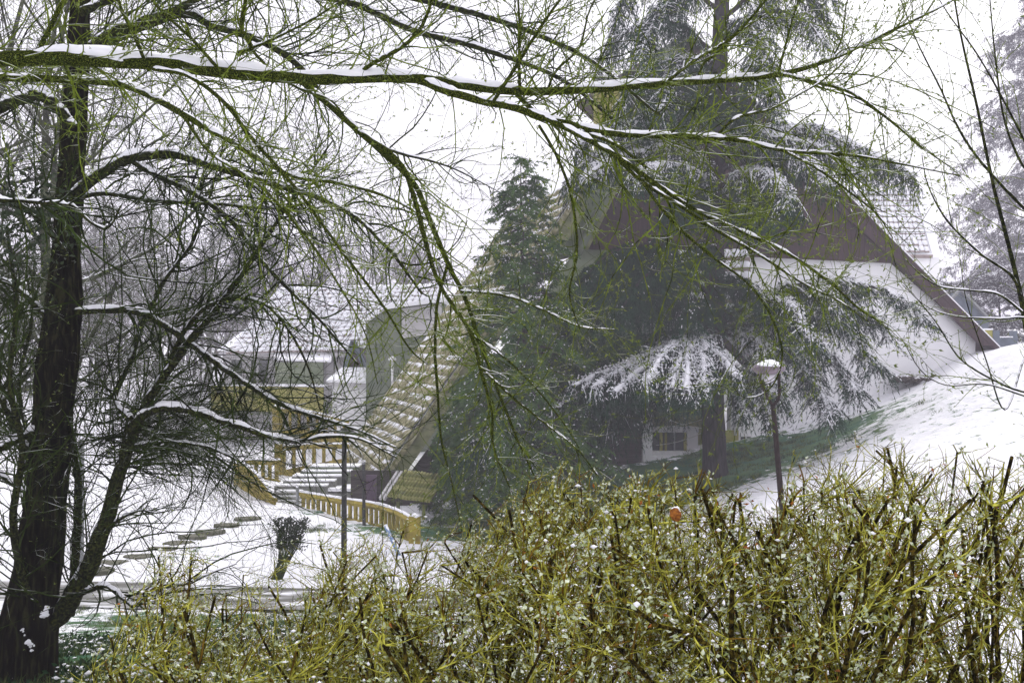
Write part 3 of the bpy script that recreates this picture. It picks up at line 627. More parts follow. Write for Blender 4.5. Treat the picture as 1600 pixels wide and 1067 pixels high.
V, Fs = lathe([(.0, -.05), (.2, -.04), (.21, 0), (.1, .09), (0, .12)], P(541, 676, 20.9)); obj('hood', V, Fs, M['metal_dark'], l2)
b = P(569, 838, 33.5); b[2] = G(b[0], b[1]) - .2
l3 = empty('sign_post', b, 'thin greenish post standing against the middle of the balustrade', 'post')
pole('pole', l3, b, P(568, 724, 33.5), .06, .05, M['metal_dark']); pole('cap', l3, P(568, 725, 33.5), P(568, 722, 33.5), .065, .065, M['metal_grey'])
b = P(465, 812, 37); b[2] = G(b[0], b[1]) - .2
l4 = empty('handrail_post', b, 'short grey metal post at the foot of the stairs', 'post')
pole('pole', l4, b, P(465, 760, 37), .055, .055, M['metal_grey']); pole('cap', l4, P(465, 761, 37), P(465, 758.5, 37), .065, .05, M['snow'])
b = P(363, 765, 42); b[2] = G(b[0], b[1]) - .2
l5 = empty('sign_post', b, 'thin grey post behind the curved yellow parapet', 'post')
pole('pole', l5, b, P(363, 712, 42), .05, .045, M['metal_grey']); pole('cap', l5, P(363, 713, 42), P(363, 710, 42), .06, .05, M['snow'])
b = P(126, 905, 24.5); b[2] = G(b[0], b[1]) - .2
l6 = empty('lamp_post', b, 'pale grey post between the dark trunk and the leaning stem', 'post')
pole('pole', l6, b, P(128, 690, 24.5), .075, .06, M['metal_grey']); pole('cap', l6, P(128, 691, 24.5), P(128, 687, 24.5), .08, .06, M['metal_grey'])
b = P(613, 580, 51.5); b[2] = G(b[0], b[1])
l7 = empty('garden_lamp', b, 'white mushroom lamp in front of the green wall', 'lamp')
pole('pole', l7, b, P(613, 562, 51.5), .06, .06, M['white_paint']); V, Fs = lathe([(0, -.05), (.18, -.08), (.22, 0), (.12, .12), (0, .16)], P(613, 561, 51.5)); obj('shade', V, Fs, M['white_paint'], l7)
# blue bar leaning by the end of the balustrade
a, c = P(603, 822, 30), P(625, 870, 29.2); c[2] = max(c[2], G(c[0], c[1]) - .05)
bb = empty('blue_bar', c, 'blue painted bar leaning on the yellow balustrade', 'bar')
pole('tube', bb, c, a, .055, .055, M['blue_paint']); pole('end_cap', bb, a, a + (a - c) * .03, .065, .06, M['snow'])
# white cords strung from the window recess to the cedar
for i, (p, q, lab) in enumerate((((1024, 666), (1106, 652), 'highest of the white cords strung from the window recess to the cedar'), ((1030, 648), (1106, 670), 'white cord sagging across the other two near the cedar trunk'),
                                 ((1024, 695), (1106, 672), 'lowest white cord tied from the window sill to the cedar'))):
    a, c = GP(p[0], p[1], -.08), P(q[0], q[1], 37.7); t = np.linspace(0, 1, 12)[:, None]; pp = a * (1 - t) + c * t; pp[:, 2] -= .12 * np.sin(np.pi * t[:, 0])
    V, Fs = tube(pp[None], np.full((1, 12), .014), 5, True); tag(obj('cord', V, Fs, M['cord']), lab, 'cord', 'white cords at the window')
# things beyond the right corner of the house
tn = empty('blue_tent', P(1495, 520, 58), 'blue grey peaked roof of a shed beside the house corner', 'shed')
V, Fs = extrude([P(1460, 500, 58), P(1500, 455, 58), P(1545, 500, 58), P(1545, 560, 58), P(1460, 560, 58)], (0, 3, 0)); obj('wall', V, Fs, M['blue_grey'], tn, False)
for a, c in (((1500, 452), (1455, 503)), ((1500, 452), (1550, 503))):
    V, Fq = bar(P(*a, 57.8), P(*c, 57.8), .3, .12); obj('roof_edge', V, [Fq], M['metal_grey'], tn, False)
V, Fs = extrude([P(1517, 516, 50), P(1551, 516, 50), P(1551, 560, 50), P(1517, 560, 50)], (0, .4, 0)); lw = tag(obj('low_wall', V, Fs, M['yellow_render'], None, False), 'low cream wall with faded paint at the house corner', 'wall')
V, Fq = box(P(1534, 514.4, 50) + np.array([0, .2, 0]), (1.12, .46, .07)); obj('snow_cap', V, [Fq], M['snow'], lw, False)
V, Fs = extrude([P(1551.5, 516, 49.98), P(1562, 516, 49.98), P(1562, 528, 49.98), P(1583, 528, 49.98), P(1583, 517, 49.98), P(1590, 517, 49.98), P(1590, 560, 49.98), P(1551.5, 560, 49.98)], (0, .4, 0)); lw = tag(obj('low_wall', V, Fs, M['blue_grey'], None, False), 'low blue grey notched wall next to the cream wall', 'wall')
V, Fq = box(P(1572.5, 526.4, 50) + np.array([0, .2, 0]), (.66, .42, .06)); obj('snow_cap', V, [Fq], M['snow'], lw, False)
# bare earth bank where the snow has slid off beside the white wall
c = ground_at(1420, 596); r = rg(77); n = 260
V, Fq = lumps(c + np.column_stack([r.normal(size=n) * .55, r.normal(size=n) * .5, r.normal(size=n) * .05 + .12 + .0]), .10 + .16 * r.random(n), r, .7)
tag(obj('earth_clods', V, [Fq], M['soil'], None, True), 'dark bare earth and roots against the white wall', 'earth', kind='stuff')

# ------------------------------------------------------------------ vegetation
def twigs_from(P0, R0, n, rng, Lr, t0, t1, a0, a1, trop, rmax, rmin=0.0008, N=7, wander=.35, curl=.5, up=0.0, taper_len=True, rfac=.55):
    S, D, r, t, idx = spawn(P0, R0, n, rng, t0, t1, a0, a1)
    D[:, 2] += up; D = nrm(D)
    L = (Lr[0] + (Lr[1] - Lr[0]) * rng.random(n) ** 1.5) * ((1.15 - .55 * t) if taper_len else 1)
    R = np.clip(r * rfac, rmin, rmax) * (.7 + .5 * rng.random(n))
    tr = trop[0] + (trop[1] - trop[0]) * rng.random(n)
    return grow(S, D, L, R, N, rng, wander, tr, curl, .4)
def buds_on(pts, n, rng, L=(.008, .016), W=.0035, t0=.2, cluster=True):
    idx = rng.integers(0, len(pts), n); t = t0 + (1 - t0) * rng.random(n) ** .6
    p, T, _ = at_t(pts, np.zeros(pts.shape[:2]), idx, t)
    d = nrm(T + .55 * rng.normal(size=p.shape)); return budgeom(p, d, L[0] + (L[1] - L[0]) * rng.random(n), np.full(n, W) * (.7 + .6 * rng.random(n)), rng)
def tips_on(pts, rng, frac, L=(.010, .020), W=.004, k=3):
    idx = np.repeat(np.nonzero(rng.random(len(pts)) < frac)[0], k)
    p = pts[idx, -1]; T = nrm(pts[idx, -1] - pts[idx, -2]); n = len(idx)
    d = nrm(T + .45 * rng.normal(size=p.shape)); return budgeom(p - d * .002, d, L[0] + (L[1] - L[0]) * rng.random(n), np.full(n, W), rng)

def build_tree(root, limbs, bark, twig_mat, specs, rng, snow_min=0.0, sides=10, buds=None, snow_amt=.8, part='limb', nlimb=26, snow_thr=.75):
    """limbs: list of (pts, rad). specs: list of twig generations."""
    LP = np.stack([l[0] for l in limbs]); LRd = np.stack([l[1] for l in limbs])
    sn = MB()
    for i in range(len(limbs)):
        V, Fs = tube(LP[i:i + 1], LRd[i:i + 1], sides, True); obj(part, V, Fs, bark, root)
        if LRd[i].max() > snow_min: sn.add(*(lambda a: (a[0], *a[1]))(snowcap(LP[i:i + 1], LRd[i:i + 1], 7, rng, snow_amt, snow_thr)))
    mb = MB(); prev = (LP, LRd); gens = [prev]
    for sp in specs:
        src = gens[sp.pop('src', -1)]
        g = twigs_from(src[0], src[1], rng=rng, **sp); gens.append(g)
        V, Fs = tube(g[0], g[1], 4 if g[1].max() > .006 else 3); mb.add(V, *Fs)
    mb.build('twigs', twig_mat, root, kind='stuff')
    if sn.n: sn.build('snow', M['snow'], root, kind='stuff')
    if buds:
        bm_ = MB()
        for gi, n, fr, s in buds:
            V, Fq = buds_on(gens[gi][0], n, rng, (.008 * s, .016 * s), .0035 * s); bm_.add(V, Fq)
            V, Fq = tips_on(gens[gi][0], rng, fr, (.009 * s, .018 * s), .004 * s); bm_.add(V, Fq)
        bm_.build('buds', M['bud'], root, kind='stuff')
    return gens

# ---- the tree whose long limbs overhang the view (its trunk stands just outside the picture)
rO = rg(11)
gO = G(-3.3, 3.9)
otree = empty('budding_tree', (-3.3, 3.9, gO), 'budding tree whose long mossy snow topped limbs reach across the whole picture', 'tree')
tp = catmull([(-3.3, 3.9, gO - .3, .17), (-3.28, 3.92, CZ - .6, .14), (-3.22, 3.9, CZ + .6, .12), (-3.3, 4.0, CZ + 1.6, .09), (-3.1, 4.1, CZ + 3.2, .05)], 20)
V, Fs = tube(tp[None, :, :3], tp[None, :, 3], 12, True); obj('trunk', V, Fs, M['bark_moss'], otree)
D0 = 4.0
OL = [
 [(-480, 40, 24, 3.9), (-150, 84, 19, 3.9), (0, 93, 17.5, 4.0), (110, 92, 17, 4.0), (230, 98, 16, 4.0), (350, 113, 15, 4.05), (470, 123, 13, 4.1), (600, 122, 12, 4.1), (670, 126, 11, 4.1), (770, 140, 9.5, 4.15), (860, 143, 9, 4.2), (1000, 134, 8, 4.25), (1120, 126, 7, 4.3), (1220, 116, 6, 4.3), (1300, 92, 4.6, 4.3), (1380, 55, 3.4, 4.3), (1470, 12, 2.2, 4.3), (1530, -25, 1.4, 4.3)],
 [(655, 126, 9, 4.1), (720, 150, 9, 4.05), (800, 168, 8.5, 4.0), (880, 192, 8, 4.0), (960, 209, 7, 4.0), (1060, 213, 6, 4.0), (1150, 219, 5, 4.0), (1230, 236, 4.2, 4.0), (1330, 243, 3.2, 4.0), (1420, 259, 2.2, 4.0), (1500, 275, 1.3, 4.0)],
 [(850, 182, 6.5, 4.0), (910, 214, 6.2, 3.9), (970, 248, 5.6, 3.85), (1020, 284, 5, 3.8), (1090, 330, 4.6, 3.8), (1160, 362, 4.2, 3.75), (1230, 395, 3.6, 3.75), (1300, 445, 3, 3.7), (1350, 488, 2.2, 3.7), (1390, 508, 1.2, 3.7)],
 [(955, 240, 4.6, 3.9), (1005, 285, 4.2, 3.8), (1060, 320, 4, 3.75), (1120, 360, 3.6, 3.7), (1190, 400, 3, 3.7), (1250, 440, 2.4, 3.7), (1310, 470, 1.8, 3.65), (1360, 505, 1.2, 3.6)],
 [(1000, 280, 3.2, 3.8), (1045, 340, 3.2, 3.7), (1105, 395, 2.8, 3.7), (1165, 440, 2.6, 3.7), (1200, 485, 2.4, 3.65), (1222, 545, 2.1, 3.6), (1213, 592, 1.8, 3.6), (1190, 616, 1.5, 3.6), (1160, 620, 1.1, 3.6), (1145, 603, .8, 3.6)],
 [(800, 140, 5.5, 4.15), (845, 182, 5.2, 4.1), (905, 205, 4.6, 4.0), (960, 225, 4, 3.95), (1010, 262, 3.5, 3.9)],
 [(842, 196, 3.4, 4.0), (868, 240, 3.4, 4.0), (888, 290, 3.2, 4.0), (899, 345, 3.0, 4.0), (901, 400, 2.6, 4.0), (890, 460, 2.0, 4.0), (906, 516, 1.2, 4.0)],
 [(1218, 116, 4.2, 4.3), (1270, 128, 3.8, 4.25), (1330, 146, 3.4, 4.2), (1390, 188, 2.8, 4.2), (1440, 230, 2, 4.2), (1490, 265, 1.2, 4.2)],
 [(1226, 236, 3.2, 4.0), (1280, 266, 2.8, 3.95), (1330, 302, 2.4, 3.9), (1370, 335, 1.8, 3.9), (1395, 372, 1.1, 3.9)],
 # drooping limbs in the middle
 [(470, 128, 6, 4.3), (530, 178, 6.5, 4.5), (590, 232, 6.5, 4.7), (645, 285, 6.2, 4.8), (672, 345, 6, 4.8), (700, 412, 5.4, 4.8), (726, 465, 4.8, 4.8), (752, 540, 4.2, 4.7), (778, 610, 3.6, 4.7), (810, 690, 2.6, 4.6), (838, 750, 1.4, 4.6)],
 [(560, 205, 5.2, 4.6), (625, 255, 5.4, 4.6), (650, 320, 5.4, 4.5), (668, 390, 5, 4.5), (690, 450, 4.4, 4.5), (735, 520, 4, 4.45), (750, 575, 3.5, 4.4), (768, 640, 3.0, 4.4), (772, 700, 2.2, 4.4), (800, 770, 1.1, 4.4)],
 [(700, 412, 3.6, 4.8), (684, 470, 3.6, 4.75), (680, 540, 3.4, 4.7), (684, 620, 3.0, 4.7), (690, 690, 2.4, 4.7), (705, 750, 1.8, 4.6), (722, 830, 1.0, 4.6)],
 [(720, 455, 3.2, 4.8), (790, 462, 2.8, 4.7), (850, 485, 2.4, 4.6), (905, 510, 2, 4.6), (960, 515, 1.4, 4.6)],
 [(752, 575, 3, 4.6), (800, 620, 2.6, 4.5), (850, 660, 2.2, 4.5), (900, 700, 1.8, 4.4), (935, 745, 1.1, 4.4)],
 [(735, 520, 2.6, 4.6), (790, 560, 2.4, 4.5), (840, 610, 2, 4.5), (880, 660, 1.6, 4.5), (905, 700, 1, 4.5)],
 [(240, 108, 5, 4.0), (290, 118, 4.6, 3.95), (345, 155, 4.4, 3.9), (390, 212, 4.4, 3.9), (430, 258, 4, 3.9), (470, 305, 3.6, 3.9), (540, 400, 3, 3.9), (600, 480, 2.6, 3.9), (640, 545, 2, 3.9), (670, 570, 1.2, 3.9)],
 [(-200, 105, 9, 4.6), (0, 122, 8.5, 4.7), (90, 124, 8, 4.8), (200, 136, 7.6, 4.9), (285, 178, 7, 5.0), (350, 216, 6.6, 5.1), (412, 252, 6, 5.2), (462, 276, 5, 5.2), (540, 288, 4, 5.2), (610, 310, 3, 5.2), (680, 350, 1.6, 5.2)],
 [(285, 180, 3.6, 5.0), (330, 240, 3.4, 4.9), (400, 285, 3.0, 4.8), (470, 360, 2.6, 4.8), (520, 430, 2.2, 4.7), (570, 520, 1.6, 4.7), (590, 600, 1, 4.7)],
 # rising shoots
 [(232, 110, 4.2, 4.0), (212, 62, 4, 3.9), (190, 15, 3.6, 3.9), (170, -40, 3, 3.9)],
 [(345, 112, 4, 4.0), (300, 62, 3.6, 3.95), (250, 15, 3, 3.9), (220, -20, 2.4, 3.9)],
 [(62, 78, 5.5, 4.0), (80, 40, 5.2, 4.0), (105, -10, 4.6, 4.0), (130, -60, 4, 4.0)],
 [(370, 84, 5.4, 4.05), (392, 74, 5.2, 4.05), (378, 48, 5, 4.0), (382, 10, 4.6, 4.0), (395, -40, 4, 4.0)],
 [(392, 76, 3.4, 4.05), (430, 60, 3, 4.0), (480, 35, 2.6, 4.0), (545, -5, 2, 4.0)],
 [(392, 76, 3.4, 4.05), (425, 112, 3.2, 4.1), (470, 140, 2.8, 4.2), (520, 160, 2.2, 4.3), (560, 215, 1.4, 4.4)],
 [(566, 110, 5, 4.1), (590, 95, 5, 4.0), (625, 76, 4.6, 3.9), (655, 48, 4.2, 3.9), (672, 10, 3.6, 3.9), (690, -50, 3, 3.9)],
 [(772, 158, 4, 4.0), (795, 122, 4.2, 4.0), (818, 85, 3.8, 4.0), (850, 35, 3.2, 4.0), (890, -20, 2.4, 4.0)],
 [(812, 140, 4, 4.15), (811, 90, 3.4, 4.1), (812, 40, 2.8, 4.1), (808, -20, 2.2, 4.1)],
 [(855, 142, 3, 4.2), (870, 110, 2.8, 4.2), (905, 75, 2.4, 4.2), (920, 20, 2, 4.1), (945, -30, 1.5, 4.1)],
 [(1040, 130, 3.6, 4.25), (1085, 95, 3.6, 4.2), (1135, 65, 3.2, 4.2), (1172, 30, 2.8, 4.2), (1205, -10, 2.2, 4.2)],
 [(1090, 124, 2.8, 4.3), (1100, 100, 2.8, 4.3), (1125, 80, 2.6, 4.3), (1150, 55, 2.2, 4.3), (1200, 20, 1.5, 4.3)],
 [(1216, 114, 2.8, 4.3), (1228, 70, 2.5, 4.3), (1240, 25, 2, 4.3), (1255, -20, 1.5, 4.3)],
 [(1118, 214, 3.2, 4.0), (1150, 185, 3.0, 4.0), (1200, 172, 2.6, 4.0), (1245, 150, 2.2, 4.0), (1300, 115, 1.8, 4.0), (1350, 60, 1.1, 4.0)],
 [(1300, 92, 2.2, 4.3), (1315, 60, 2, 4.3), (1322, 10, 1.6, 4.3), (1330, -20, 1.2, 4.3)],
]
limbsO = [limb([(a, b, r * .70, d) for a, b, r, d in c], 72, .16, rO) for c in OL]
build_tree(otree, limbsO, M['limb_moss'], M['twig_green'], [
    dict(n=900, Lr=(.15, .80), t0=.12, t1=1., a0=25, a1=75, trop=(-.9, .9), rmax=.0042, rmin=.0016, N=9, wander=.35, curl=.9),
    dict(n=3300, Lr=(.06, .36), t0=.1, t1=1., a0=20, a1=65, trop=(-.5, .8), rmax=.0022, rmin=.0010, N=7, wander=.3, curl=.7),
    dict(n=1500, Lr=(.03, .14), t0=.2, t1=1., a0=20, a1=60, trop=(-.2, .8), rmax=.0014, rmin=.0008, N=5, wander=.3, curl=.5),
    dict(src=0, n=190, Lr=(.2, .7), t0=.3, t1=1., a0=50, a1=80, trop=(.3, .9), rmax=.0034, rmin=.0018, N=8, wander=.2, curl=.35, up=1.1),
  ], rO, sides=10, buds=[(1, 2600, .9, 1.35), (2, 4200, .8, 1.25), (3, 1800, .8, 1.2), (4, 1500, 1.0, 1.5)], snow_amt=.95)

# ---- the dark tree with the thick trunk
rD = rg(21)
bx = P(40, 1090, 7.5); bx[2] = G(bx[0], bx[1])
dtree = empty('dark_trunk_tree', bx, 'tree with a thick nearly black trunk and a forked leaning stem', 'tree')
TD = 7.5
def trunk_line(c, n): return limb([(a, b, r, d) for a, b, r, d in c], n, .06, rD)
tp, tr = trunk_line([(22, 1130, 84, TD), (34, 1060, 66, TD), (48, 970, 53, TD), (62, 870, 45, TD), (74, 760, 38, TD), (84, 640, 37, TD), (92, 540, 37, TD), (102, 430, 31, TD + .1), (108, 330, 27, TD + .1), (113, 220, 24, TD + .2), (120, 110, 22, TD + .2), (128, -20, 20, TD + .3), (132, -200, 17, TD + .4)], 40)
w = 1 + .05 * np.sin(np.arange(40) * 1.7); V, Fs = tube(tp[None], (tr * w * .78)[None], 20, True)
ang = np.arctan2(V[:, 1] - TD, V[:, 0] - np.repeat(tp[:, 0], 20)); V[:, :2] += (.012 * np.sin(ang * 7 + V[:, 2] * 1.3))[:, None] * np.stack([np.cos(ang), np.sin(ang)], 1)
obj('trunk', V, Fs, M['bark_dark'], dtree)
DLm = [
 [(70, 985, 20, TD), (110, 935, 19, TD), (140, 880, 17, TD), (162, 820, 15, TD), (180, 760, 13, TD), (202, 695, 11, TD), (232, 625, 9, TD), (282, 552, 7.5, TD), (340, 482, 6, TD), (395, 405, 4.5, TD), (450, 320, 3, TD), (520, 220, 1.6, TD)],
 [(112, 310, 12, TD), (150, 275, 11, TD), (205, 247, 10, TD), (272, 242, 9, TD), (345, 264, 8, TD - .2), (425, 287, 7, TD - .3), (520, 318, 5.5, TD - .4), (600, 380, 4, TD - .5), (660, 460, 2.4, TD - .5)],
 [(200, 248, 6, TD), (240, 272, 6, TD), (300, 300, 6, TD), (360, 345, 5, TD), (420, 420, 4, TD), (500, 500, 3, TD), (560, 570, 2, TD)],
 [(100, 315, 6, TD), (160, 302, 5, TD), (240, 314, 4.5, TD), (330, 318, 3.5, TD), (420, 326, 2.5, TD), (520, 330, 1.5, TD)],
 [(115, 488, 7, TD), (180, 484, 6.5, TD), (228, 492, 6.5, TD), (290, 532, 6.5, TD), (350, 575, 6, TD), (420, 622, 5, TD), (490, 650, 4, TD), (560, 672, 2.6, TD), (620, 700, 1.5, TD)],
 [(192, 712, 9, TD), (205, 668, 8, TD), (240, 640, 8, TD - .1), (285, 638, 7.5, TD - .2), (345, 656, 6.5, TD - .3), (405, 676, 5.5, TD - .4), (465, 690, 4.5, TD - .4), (505, 682, 3.6, TD - .4), (560, 685, 2.4, TD - .4), (620, 715, 1.4, TD - .4)],
 [(205, 655, 5, TD), (180, 620, 5, TD + .2), (205, 560, 5, TD + .3), (225, 500, 4.6, TD + .4), (262, 430, 4, TD + .5), (300, 380, 3.2, TD + .6), (330, 300, 2.2, TD + .6), (350, 220, 1.3, TD + .6)],
 [(230, 625, 5.5, TD), (262, 570, 5, TD), (300, 500, 4.5, TD), (345, 470, 4, TD), (400, 470, 3.4, TD), (440, 500, 2.8, TD), (480, 570, 2, TD), (500, 640, 1.2, TD)],
 [(90, 660, 9, TD), (40, 680, 8, TD - .1), (0, 700, 7, TD - .2), (-60, 720, 6, TD - .2), (-150, 700, 5, TD)],
 [(85, 720, 8, TD), (40, 695, 7, TD), (10, 640, 6, TD), (-10, 560, 5, TD), (-20, 440, 4, TD)],
 [(92, 520, 7, TD), (50, 470, 6, TD), (10, 440, 5, TD), (-60, 420, 4, TD)],
 [(60, 980, 9, TD), (35, 900, 8, TD - .2), (20, 800, 7, TD - .3), (35, 700, 6, TD - .3), (15, 600, 5, TD - .4), (25, 480, 4, TD - .4), (10, 350, 2.5, TD - .4)],
 [(80, 800, 7, TD), (30, 760, 6, TD + .4), (-20, 720, 5, TD + .6), (-60, 600, 4, TD + .6), (-60, 450, 2.5, TD + .6)],
 [(75, 860, 6, TD), (40, 800, 5, TD + .5), (45, 700, 4.4, TD + .6), (30, 600, 3.6, TD + .7), (50, 500, 2.6, TD + .7), (40, 420, 1.6, TD + .7)],
 [(104, 400, 6, TD), (60, 340, 6, TD - .3), (0, 312, 5.5, TD - .5), (-80, 290, 5, TD - .6)],
 [(0, 312, 4, TD - 1.4), (60, 316, 4.2, TD - 1.4), (112, 322, 4, TD - 1.4), (140, 345, 3.4, TD - 1.4), (168, 356, 2.6, TD - 1.4), (190, 320, 1.6, TD - 1.4)],
 [(115, 200, 10, TD), (70, 150, 12, TD), (20, 160, 11, TD), (-60, 200, 10, TD)],
 [(118, 130, 10, TD), (150, 65, 10, TD), (210, 38, 9, TD + .1), (280, 12, 8, TD + .2), (340, -20, 7, TD + .3)],
 [(120, 90, 9, TD), (190, 55, 8.5, TD + .2), (290, 22, 8, TD + .4), (330, 40, 7.6, TD + .5), (400, 60, 7, TD + .6), (470, 105, 6, TD + .7), (520, 170, 5, TD + .8), (600, 230, 3.4, TD + .9), (700, 260, 2, TD + 1), (780, 300, .9, TD + 1)],
 [(125, 20, 9, TD), (250, -30, 8, TD + .6), (400, -20, 7.5, TD + 1), (540, 2, 7, TD + 1.3), (650, 48, 6, TD + 1.5), (770, 82, 5, TD + 1.7), (880, 125, 4, TD + 1.8), (960, 190, 2.4, TD + 1.8)],
 [(130, -60, 8, TD), (300, -60, 8, TD + .8), (520, -30, 7, TD + 1.4), (700, 10, 6, TD + 1.8), (830, 50, 5, TD + 2), (930, 100, 4, TD + 2), (1030, 180, 2.2, TD + 2)],
 [(130, 925, 6, TD), (165, 915, 5, TD - .3), (195, 935, 5, TD - .4), (215, 945, 4.5, TD - .5), (245, 915, 3.8, TD - .5), (290, 912, 2.8, TD - .5), (330, 895, 1.8, TD - .5), (370, 880, 1, TD - .5)],
 [(108, 660, 5, TD), (122, 760, 7, TD + .5), (118, 860, 8, TD + .5), (110, 960, 8.5, TD + .5)][::-1],
 [(190, 700, 4, TD), (260, 690, 3.4, TD), (330, 700, 2.8, TD), (385, 730, 2, TD), (410, 770, 1.2, TD)],
 [(150, 840, 5, TD), (180, 815, 4, TD), (215, 798, 2.6, TD), (240, 800, 1.4, TD)],
]
limbsD = [limb([(a, b, r * .84, d) for a, b, r, d in c], 56, .2, rD) for c in DLm]
build_tree(dtree, limbsD, M['bark_moss'], M['twig_dark'], [
    dict(n=1150, Lr=(.3, 1.5), t0=.08, t1=1., a0=25, a1=75, trop=(-1.0, .8), rmax=.0075, rmin=.0028, N=9, wander=.35, curl=.9),
    dict(n=5200, Lr=(.15, .75), t0=.1, t1=1., a0=20, a1=65, trop=(-.7, .6), rmax=.0038, rmin=.0017, N=7, wander=.3, curl=.8),
    dict(n=7500, Lr=(.08, .34), t0=.2, t1=1., a0=20, a1=60, trop=(-.3, .7), rmax=.0022, rmin=.0013, N=5, wander=.3, curl=.6),
  ], rD, sides=9, buds=[(2, 2500, .15, 1.5), (3, 2500, .2, 1.4)], snow_amt=.8)
# tuft of evergreen leaves caught high on the trunk, and the snow in the fork
r = rg(5); n = 700; c = P(40, 340, TD - .6) + r.normal(size=(n, 3)) * np.array([.16, .15, .2])
V, Fq = leaves(c, nrm(r.normal(size=(n, 3))), nrm(r.normal(size=(n, 3))), .03 + .03 * r.random(n), .02 + .012 * r.random(n)); obj('ivy_leaves', V, [Fq], M['ivy'], dtree, kind='stuff')
mb = MB()
for a, b, dd, q, k in ((70, 958, .205, .020, 6), (74, 950, .20, .014, 4), (44, 1003, .235, .018, 5), (50, 1012, .235, .013, 3), (36, 985, .22, .010, 4)):
    for _ in range(k): mb.add(*mound(P(a + r.normal() * 2.2, b + r.normal() * 2.2, TD - dd + .012 * r.random()), q * (.6 + .6 * r.random()), r, .8))
mb.build('snow_lumps', M['snow'], dtree, kind='stuff')

# ---- thicket of fine suckers round the foot of the leaning stem
rS = rg(31); sk = empty('sucker_thicket', ground_at(140, 985), 'dense dark thicket of fine arching shoots round the leaning stem', 'thicket')
n = 60; S = np.stack([P(a, b, TD + c) for a, b, c in zip(rS.uniform(120, 225, n), rS.uniform(640, 740, n), rS.uniform(-.2, 1.2, n))])
Dr = nrm(np.column_stack([rS.uniform(-.2, 1.4, n), rS.normal(size=n) * .4, rS.uniform(-.1, .7, n)]))
g1 = grow(S, Dr, rS.uniform(.6, 1.7, n), np.full(n, .007), 10, rS, .25, -.15, .6)
g2 = twigs_from(g1[0], g1[1], 1400, rS, (.2, .8), .05, 1, 15, 55, (-.7, .4), .004, .002, 7, .3, .6)
g3 = twigs_from(g2[0], g2[1], 4200, rS, (.1, .4), .1, 1, 15, 55, (-.5, .5), .0022, .0014, 5, .3, .6)
for i in range(n):
    V, Fs = tube(g1[0][i:i + 1], g1[1][i:i + 1], 5); obj('shoot', V, Fs, M['twig_dark'], sk)
mb = MB()
for g in (g2, g3): V, Fs = tube(g[0], g[1], 3); mb.add(V, *Fs)
mb.build('twigs', M['twig_dark'], sk, kind='stuff')

# ---- sapling just outside the picture on the other side, its thin rods reach in
rR = rg(41); xb = 3.15; yb = 5.2
sap = empty('sapling', (xb, yb, G(xb, yb)), 'sapling at the edge of the picture with thin bare rods over the snowy mound', 'sapling')
RL = [[(1740, 1000, 9, 5.2), (1650, 700, 8, 5.2), (1612, 560, 7, 5.2), (1597, 470, 6, 5.2), (1578, 390, 5, 5.2), (1552, 290, 4, 5.2), (1525, 160, 3.2, 5.2), (1500, 50, 2.4, 5.2), (1485, -40, 1.6, 5.2)],
 [(1750, 500, 5, 5.3), (1680, 400, 4.6, 5.3), (1600, 325, 4, 5.3), (1540, 262, 3.4, 5.3), (1500, 205, 2.8, 5.3), (1470, 140, 2.2, 5.3), (1430, 60, 1.6, 5.3), (1400, -20, 1, 5.3)],
 [(1597, 470, 4, 5.2), (1580, 430, 3.6, 5.1), (1530, 395, 3, 5.1), (1480, 345, 2.4, 5.0), (1450, 290, 1.6, 5), (1440, 240, 1, 5)],
 [(1600, 490, 3.2, 5.2), (1560, 460, 2.8, 5.1), (1510, 453, 2.4, 5.0), (1470, 448, 2, 5), (1440, 430, 1.5, 5), (1415, 405, 1, 5)],
 [(1660, 620, 4, 5), (1600, 612, 3, 5), (1555, 595, 2.6, 5), (1500, 560, 2, 5), (1460, 500, 1.5, 5), (1410, 440, .9, 5)],
 [(1680, 640, 3, 4.9), (1600, 618, 2.4, 4.9), (1540, 600, 2, 4.9), (1480, 602, 1.6, 4.9), (1440, 580, 1.3, 4.9), (1412, 535, .8, 4.9)],
 [(1700, 600, 3, 4.9), (1620, 505, 2.6, 4.9), (1560, 498, 2.2, 4.9), (1500, 495, 1.8, 4.9), (1450, 480, 1.3, 4.9), (1410, 445, .8, 4.9)],
 [(1720, 360, 4, 5.4), (1640, 300, 3.4, 5.4), (1600, 262, 3, 5.4), (1570, 190, 2.6, 5.4), (1555, 90, 2, 5.4), (1545, -20, 1.3, 5.4)],
 [(1640, 300, 3, 5.4), (1580, 180, 2.6, 5.4), (1530, 90, 2, 5.4), (1480, 20, 1.4, 5.4), (1450, -30, 1, 5.4)],
 [(1600, 560, 2.4, 5.2), (1570, 640, 2, 5), (1540, 560, 1.6, 5), (1510, 470, 1.2, 5), (1500, 400, .8, 5)]]
build_tree(sap, [limb([(a, b, r * .66, d) for a, b, r, d in c], 26, .15, rR) for c in RL], M['bark_moss'], M['twig_green'], [
    dict(n=120, Lr=(.12, .6), t0=.2, t1=1., a0=15, a1=50, trop=(-.2, .7), rmax=.003, rmin=.0014, N=7, wander=.25, curl=.5),
    dict(n=170, Lr=(.04, .2), t0=.1, t1=1., a0=20, a1=55, trop=(-.2, .7), rmax=.0016, rmin=.001, N=5, wander=.25, curl=.4)], rR, snow_min=.006, sides=7, buds=[(1, 350, .8, 1.0), (2, 350, .7, .9)])

